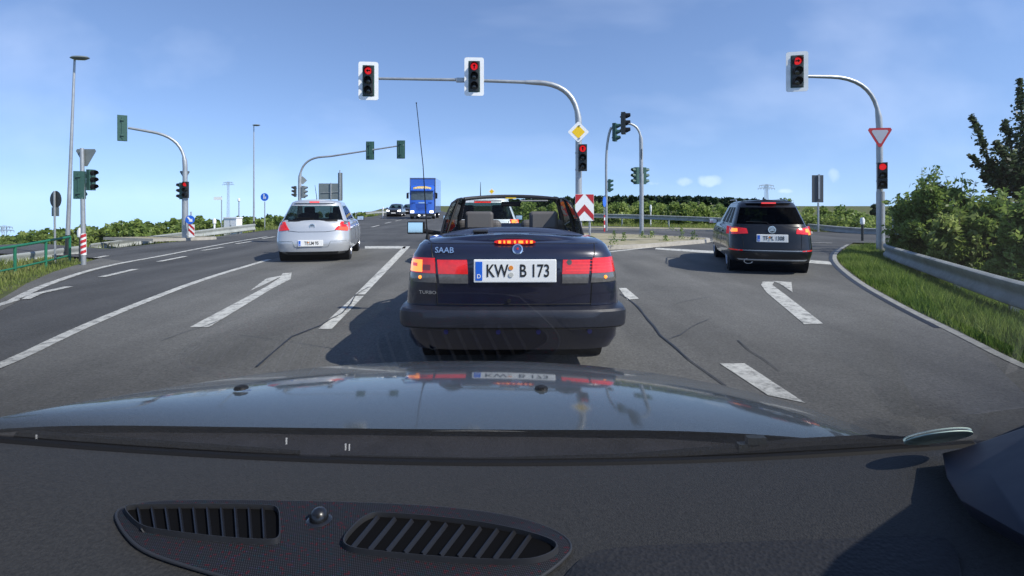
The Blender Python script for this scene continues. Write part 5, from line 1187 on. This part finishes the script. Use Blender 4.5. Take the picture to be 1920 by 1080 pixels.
# ---------------------------------------------------------------- vegetation
def leafmesh(name, C, size, m, up=.0, asp=1.6, tint=None, nrm=None, parent=None):
    """one small folded leaf-like diamond per centre"""
    n = len(C); a = rng.normal(size=(n, 3)); a[:, 2] = a[:, 2]*.7+up; a /= np.linalg.norm(a, axis=1)[:, None]
    r = rng.normal(size=(n, 3)); b = np.cross(a, r); b /= np.linalg.norm(b, axis=1)[:, None]
    s = (size if np.ndim(size) else np.full(n, size))[:, None]*rng.uniform(.6, 1.3, (n, 1))
    V = np.empty((n, 4, 3)); V[:, 0] = C-a*s*asp*.5; V[:, 1] = C+b*s*.5; V[:, 2] = C+a*s*asp*.5; V[:, 3] = C-b*s*.5
    me = bpy.data.meshes.new(name); me.vertices.add(4*n); me.vertices.foreach_set('co', V.reshape(-1)); me.loops.add(4*n); me.loops.foreach_set('vertex_index', np.arange(4*n, dtype=np.int32))
    me.polygons.add(n); me.polygons.foreach_set('loop_start', np.arange(0, 4*n, 4, dtype=np.int32)); me.polygons.foreach_set('loop_total', np.full(n, 4, dtype=np.int32)); me.update(calc_edges=True)
    at_ = me.attributes.new('tint', 'FLOAT', 'FACE'); t = rng.uniform(0, 1, n) if tint is None else np.clip(tint, 0, 1); at_.data.foreach_set('value', t.astype(np.float32))
    return link_mesh(name, me, m, parent)
LM = leafmat('leaves_green', ((.07, .12, .025), (.34, .42, .12), (.18, .27, .06)))
LMl = leafmat('leaves_light', ((.10, .16, .035), (.40, .46, .16), (.24, .32, .08)))
LMd = leafmat('leaves_dark', ((.02, .038, .02), (.13, .17, .07), (.05, .08, .035)), .35)
LMc = leafmat('conifer_needles', ((.012, .026, .012), (.05, .08, .03), (.025, .05, .018)), .15)
def blobs(n, rx, ry, h0, h1, rb):
    """clump centres and radii filling an uneven crown"""
    c = []
    for _ in range(n):
        q = random.uniform(0, 6.283); t = random.random(); k = math.sqrt(random.random())*(1-.55*t**2)
        c.append((rx*k*math.cos(q), ry*k*math.sin(q), h0+(h1-h0)*t, rb*random.uniform(.6, 1.15)*(1-.35*t)))
    return c
def fill(cl, n):
    cl = np.array(cl); w_ = cl[:, 3]**2; i = rng.choice(len(cl), n, p=w_/w_.sum()); d = rng.normal(size=(n, 3)); d /= np.linalg.norm(d, axis=1)[:, None]
    r = cl[i, 3]*rng.uniform(.35, 1.0, n)**.5; P_ = cl[i, :3]+d*r[:, None]; tn = rng.uniform(0, 1, len(cl))[i]*.55+rng.uniform(0, .45, n); return P_, tn
def plant(name, label, cat, x, y, h, w_, n, leaf, m, group=None, trunk=True, h0=.15, nb=None, z=None, rb=None, flat=.8, asp=1.6):
    h *= 1.06
    g0 = gz(x, y) if z is None else z; root = empty(name, (x, y, g0), 0, label, cat, group)
    nb = nb or max(7, int(h*3)); cl = blobs(nb, w_/2*.8, w_/2*flat, h*h0+.1*h, h*.86, (rb or .28)*min(w_, h)*.75)
    P_, tn = fill(cl, n); P_[:, 2] = np.maximum(P_[:, 2], .02); leafmesh('crown', P_, leaf, m, tint=tn, parent=root, asp=asp)
    if trunk:
        mb = MB(); mb.tube([(0, 0, -.1), (.02*h, 0, h*.35), (0, .01*h, h*.75)], [h*.022, h*.016, h*.006], 7)
        for c in cl[:7]: mb.tube([(0, 0, h*.25), (c[0]*.5, c[1]*.5, (h*.25+c[2])/2), c[:3]], [h*.012, h*.008, h*.003], 5)
        mb.build('trunk', M['wood'], root)
    return root
# tree line on the low land to the left
prof = [(-60, 445), (0, 440), (40, 436), (80, 431), (110, 433), (150, 428), (190, 426), (230, 419), (270, 415), (320, 412), (360, 411), (420, 413), (470, 408), (520, 404), (560, 402), (600, 402), (640, 401), (700, 399)]
i = 0
for k in range(46):
    px = -60+k*16.8+random.uniform(-4, 4); top = np.interp(px, [a for a, b in prof], [b for a, b in prof])-random.uniform(-3, 5); d = random.uniform(52, 66) if px < 450 else random.uniform(56, 75); x = xr(px, d); g = gz(x, d); hh = zz(top, d)-g
    if hh < .6: continue
    nm = ('round_bush', 'round bushy tree in the dark green line beyond the left guardrail', 'bush') if k % 2 else ('hedge_tree', 'taller hedge tree in the dark green line beyond the left guardrail', 'tree')
    plant(nm[0], nm[1], nm[2], x, d, hh, random.uniform(2.6, 4.2), 620, .30, LM if k % 3 else LMl, group='tree line beyond the left guardrail', trunk=(k % 2 == 0), h0=.0, nb=10, rb=.42)
# bright hedge beyond the cross road, wood behind it
for k in range(24):
    px = 975+k*19+random.uniform(-4, 4); d = random.uniform(45, 50); x = xr(px, d); g = gz(x, d); top = np.interp(px, [960, 1110, 1200, 1290, 1380, 1450], [381, 381, 380, 382, 388, 396])-random.uniform(-3, 4); hh = zz(top, d)-g
    plant('hedge_shrub', 'light green shrub in the bushy row beyond the far guardrail', 'shrub', x, d, hh, random.uniform(1.6, 2.4), 900, .17, LMl, group='shrubs behind the far guardrail', trunk=False, h0=.0, nb=12, rb=.45)
for px, d, top, lab in ((1210, 47, 371, 'thin bare-topped sapling rising from the far hedge'), (945, 60, 368, 'small round treetop above the convertible windscreen frame')):
    x = xr(px, d); plant('young_tree', lab, 'tree', x, d, zz(top, d)-gz(x, d), 1.6, 260, .18, LM, h0=.3)
C_, T_ = [], []
for k in range(170):
    px = 955+random.random()*520; d = random.uniform(120, 150); x = xr(px, d); top = np.interp(px, [955, 1100, 1200, 1300, 1400, 1475], [377, 371, 369.5, 371, 376, 384])-random.uniform(-1.5, 2.0); h = zz(top, d)
    n = 60; t = rng.uniform(0, 1, n)**.6; rr_ = (1-t)*1.5+.15; q = rng.uniform(0, 6.28, n); C_.append(np.stack([x+rr_*np.cos(q), d+rr_*np.sin(q), h*t], 1)); T_.append(rng.uniform(0, .6, n)+random.random()*.4)
wd = leafmesh('far_wood', np.concatenate(C_), .9, LMc, tint=np.concatenate(T_)); tag(wd, 'dark conifer wood showing above the light hedge beyond the junction', 'wood', kind='stuff')
# small trees right of the black estate
for px, d, top, wpx, lab in ((1476, 33, 371, 60, 'small leafy tree just over the roof of the black estate'), (1516, 31, 383, 40, 'slim young tree right of the black estate'), (1549, 34, 386, 40, 'low young tree behind the dark tall board'), (1582, 32, 379, 52, 'dense round-topped young tree right of the dark tall board'), (1618, 34, 392, 44, 'lower pale tree right of the round-topped young tree'), (1645, 30, 378, 26, 'narrow pointed conifer beside the mast with the yield sign'), (1672, 32, 392, 46, 'pale tree left of the big bush')):
    x = xr(px, d); plant('young_tree', lab, 'tree', x, d, zz(top, d)-gz(x, d), wpx*d/1000, 1300, .14, LMc if 'conifer' in lab else (LM if px in (1582, 1476) else LMl), h0=.05, nb=16, rb=.34)
# low scrub below them
for k in range(12):
    px = 1500+k*20; d = 27+random.random()*2; x = xr(px, d); plant('scrub_bush', 'low scrub bush behind the far guardrail on the right', 'bush', x, d, .9+random.random()*.4, 1.5, 420, .11, LMl, group='scrub behind the far guardrail', trunk=False, h0=0, nb=8, rb=.5)
# the large bushes by the near guardrail
def bigbush(px, py, d, wpx, top, label, m, n, leaf=.075, h0=.0, nb=60, rbf=.16):
    x = xr(px, d); g = gz(x, d); h = zz(top, d)-g; w_ = wpx*d/1000; root = empty('willow_bush', (x, d, g), 0, label, 'bush'); cl = []
    for _ in range(nb):
        t = random.random()**.8; q = random.uniform(0, 6.283); k = math.sqrt(random.random())*(1-.45*t**2.2); cl.append((w_/2*k*math.cos(q)*.9, w_/2*k*math.sin(q)*.7, .12*h+t*h*.78, rbf*w_*random.uniform(.55, 1.1)*(1-.3*t)))
    P_, tn = fill(cl, n)
    ex = []                                            # upright shoots breaking the outline
    mb = MB()
    for _ in range(70):
        c = random.choice(cl); a = Vector(c[:3]); tip = a+Vector((random.uniform(-.25, .25)+c[0]*.15, random.uniform(-.2, .2), random.uniform(.25, .6)+c[3]))
        for s_ in range(26): u = random.random(); ex.append(tuple(a.lerp(tip, u)+Vector((random.gauss(0, .05), random.gauss(0, .05), 0))))
        mb.tube([a, tip], [.008, .003], 4, False)
    P_ = np.concatenate([P_, np.array(ex)]); tn = np.concatenate([tn, rng.uniform(.3, 1, len(ex))]); P_[:, 2] = np.maximum(P_[:, 2], .03)
    leafmesh('crown', P_, leaf, m, tint=tn, parent=root, up=.5, asp=2.4)
    for c in cl[:14]: mb.tube([(c[0]*.1, c[1]*.1, 0), (c[0]*.6, c[1]*.6, c[2]*.6), c[:3]], [.03, .02, .008], 5)
    mb.build('trunk', M['wood'], root)
bigbush(1752, 0, 13.8, 150, 345, 'tall light-green willow bush left of the dark tree behind the near guardrail', LM, 26000, leaf=.062)
bigbush(1700, 0, 14.6, 60, 395, 'small darker bush at the left foot of the tall willow bush', LM, 4000, nb=24)
bigbush(1858, 0, 11.8, 135, 378, 'spreading willow bush below the dark tree', LM, 22000, leaf=.06)
bigbush(1950, 0, 10.2, 150, 365, 'willow bush cut by the right frame edge', LM, 20000, leaf=.058)
bigbush(1800, 0, 11.9, 110, 440, 'low bush just behind the middle of the near guardrail', LMl, 8000, nb=36)
# dark tree on the right
d = 13.5; x = xr(1925, d); g = gz(x, d); root = empty('dark_tree', (x, d, g), 0, 'dark leafy tree with long upright branches at the right frame edge', 'tree'); O = root.location.copy(); mb = MB(); C_ = []
br = []
def rise(p, q, n, sp, bend=0.1):
    pts = [p.lerp(q, i/6)+Vector((random.gauss(0, .04), random.gauss(0, .04), 0)) for i in range(7)]; mb.tube([a for a in pts], [.035*(1-i/8) for i in range(7)], 5, False)
    for _ in range(n):
        t = random.random()**.8; a = p.lerp(q, .15+.85*t); r_ = sp*(1.15-t); C_.append(tuple(a+Vector((random.gauss(0, r_*1.3), random.gauss(0, r_*1.3), random.gauss(0, r_*1.1)))))
base = Vector((0, 0, 1.2)); mb.tube([(0, 0, -.1), (0, 0, 1.4), (.1, 0, 3.6)], [.12, .10, .05], 8)
for px, py, n, sp in ((1820, 215, 420, .09), (1817, 290, 350, .09), (1842, 330, 400, .16), (1868, 265, 420, .14), (1912, 148, 600, .12), (1885, 225, 480, .14), (1900, 300, 520, .2), (1940, 200, 560, .2), (1975, 120, 600, .2), (1960, 300, 600, .3), (1870, 370, 450, .24), (1835, 380, 300, .16), (2010, 220, 600, .25), (1930, 360, 600, .28), (1855, 300, 350, .12), (1925, 250, 500, .16)):
    q = at(px, py, d+random.uniform(-.6, .6))-O; st_ = Vector((random.uniform(-.1, .1), 0, random.uniform(.8, 2.2))); rise(st_.lerp(q, .15 if py > 250 else .3), q, n, sp)
P_ = np.array(C_); leafmesh('crown', P_, .075, LMd, tint=rng.uniform(0, 1, len(P_)), parent=root, asp=1.5); mb.build('trunk', M['wood'], root)
# ---------------------------------------------------------------- grass
def blades(name, XY, hgt, wdt, m, label, cat='grass'):
    n = len(XY); z0 = ground_z(XY)-.02; h = hgt*rng.uniform(.45, 1.15, n); q = rng.uniform(0, 6.28, n); ln = rng.normal(0, .22, (n, 2))*h[:, None]
    w2 = wdt*rng.uniform(.6, 1.4, n); dx, dy = np.cos(q)*w2, np.sin(q)*w2; V = np.empty((n, 5, 3))
    B0 = np.stack([XY[:, 0], XY[:, 1], z0], 1); mid = B0+np.stack([ln[:, 0]*.3, ln[:, 1]*.3, h*.55], 1); tip = B0+np.stack([ln[:, 0], ln[:, 1], h], 1); o_ = np.stack([dx, dy, np.zeros(n)], 1)
    V[:, 0] = B0-o_; V[:, 1] = B0+o_; V[:, 2] = mid+o_*.8; V[:, 3] = tip; V[:, 4] = mid-o_*.8
    me = bpy.data.meshes.new(name); me.vertices.add(5*n); me.vertices.foreach_set('co', V.reshape(-1)); me.loops.add(5*n); me.loops.foreach_set('vertex_index', np.arange(5*n, dtype=np.int32))
    me.polygons.add(n); me.polygons.foreach_set('loop_start', np.arange(0, 5*n, 5, dtype=np.int32)); me.polygons.foreach_set('loop_total', np.full(n, 5, dtype=np.int32)); me.update(calc_edges=True)
    a = me.attributes.new('tint', 'FLOAT', 'FACE'); a.data.foreach_set('value', (rng.uniform(0, 1, n)*.6+.4*np.sin(XY[:, 0]*1.7+XY[:, 1]*.9)**2).astype(np.float32))
    o = link_mesh(name, me, m); return tag(o, label, cat, kind='stuff')
def scatter(poly, n, excl=.06):
    xs = [p[0] for p in poly]; ys = [p[1] for p in poly]; P_ = np.stack([rng.uniform(min(xs), max(xs), n*4), rng.uniform(min(ys), max(ys), n*4)], 1); k = inside(P_, poly)&~inside(P_, ROAD)&(dist(P_, ROAD) > excl); return P_[k][:n]
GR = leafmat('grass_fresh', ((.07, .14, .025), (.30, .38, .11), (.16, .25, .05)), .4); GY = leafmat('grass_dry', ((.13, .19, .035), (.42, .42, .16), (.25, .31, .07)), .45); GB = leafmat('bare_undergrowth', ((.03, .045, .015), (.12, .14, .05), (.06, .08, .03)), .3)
RV = [(4.2, 2.5), (4.3, 4.4), (5.2, 7), (7.3, 12), (8.4, 14), (9.4, 16), (11, 17.2), (13.6, 17.9), (11, 15.0), (9.0, 10.6), (7.4, 7.0), (6.6, 4.2), (6.4, 2.5)]
p1_ = scatter(RV, 46000, .05); e_ = dist(p1_, ROAD); blades('verge_grass', p1_, np.clip(.10+.34*e_, .08, .38)*np.clip(dist(p1_, [(a, b) for a, b, _ in RR], False)/1.0, .45, 1), .0055, GR, 'fresh tall grass between the kerb line and the near guardrail on the right')
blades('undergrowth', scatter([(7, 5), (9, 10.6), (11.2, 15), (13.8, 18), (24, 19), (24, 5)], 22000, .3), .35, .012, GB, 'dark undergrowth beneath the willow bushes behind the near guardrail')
LV = [(-6.9, 4), (-7.2, 5.2), (-8.0, 8.5), (-9.3, 11.6), (-10.6, 13.6), (-13.5, 14.7), (-20, 15.4), (-20, 8), (-14, 4)]
p2_ = scatter(LV, 42000, .05); e_ = dist(p2_, ROAD); blades('roadside_grass', p2_, np.clip(.05+.16*e_, .05, .26), .0065, GY, 'yellow-green grass around the green railing on the left')
blades('distant_verge_grass', scatter([(-11, 30), (-13.2, 27), (-13.6, 23), (-13, 20.6), (-22, 19.8), (-40, 23), (-30, 34), (-17, 44), (-20, 70), (-26, 70), (-26, 100), (-17.5, 70), (-15, 44)], 26000, .05), .30, .012, GY, 'dry grass strip below the long left guardrail')
blades('far_verge_grass', scatter([(-4, 46), (-2.6, 38), (0, 36), (5, 34.4), (11.5, 30.9), (15.5, 27), (20, 24), (34, 21.5), (34, 30), (18, 44), (6, 52), (-3, 54)], 30000, .05), .36, .013, GY, 'dry grass in front of and behind the far guardrail')
# weeds growing out of the islands
WL = ['tallest weed on the sandy traffic island, at its kerb beside the convertible', 'small weed on the sandy island between the convertible and the taller mast', 'small weed on the sandy island just right of the taller mast foot', 'upright weed on the sandy island near its right tip', 'weed at the very right tip of the sandy traffic island', 'tiniest weed low on the middle of the sandy traffic island', 'weed on the far pavement beyond the sandy traffic island', 'low weed right at the foot of the taller island mast']
for k, (px, py, hh) in enumerate(((1152, 462, .5), (1170, 452, .3), (1222, 446, .28), (1278, 448, .42), (1300, 450, .34), (1248, 452, .2), (1260, 432, .3), (1205, 446, .25))):
    p = gp(px, py, .1); c = np.array([[0, 0, 0]])+rng.normal(size=(90, 3))*np.array([.09, .09, 0]); t = rng.uniform(0, 1, 90); c[:, 2] = t*hh; c[:, :2] *= (1.2-t)[:, None]
    e = leafmesh('weed_tuft', c, .03, GR, up=1.0, asp=2.5); e.location = p; tag(e, WL[k], 'weed', 'weeds on the traffic island')
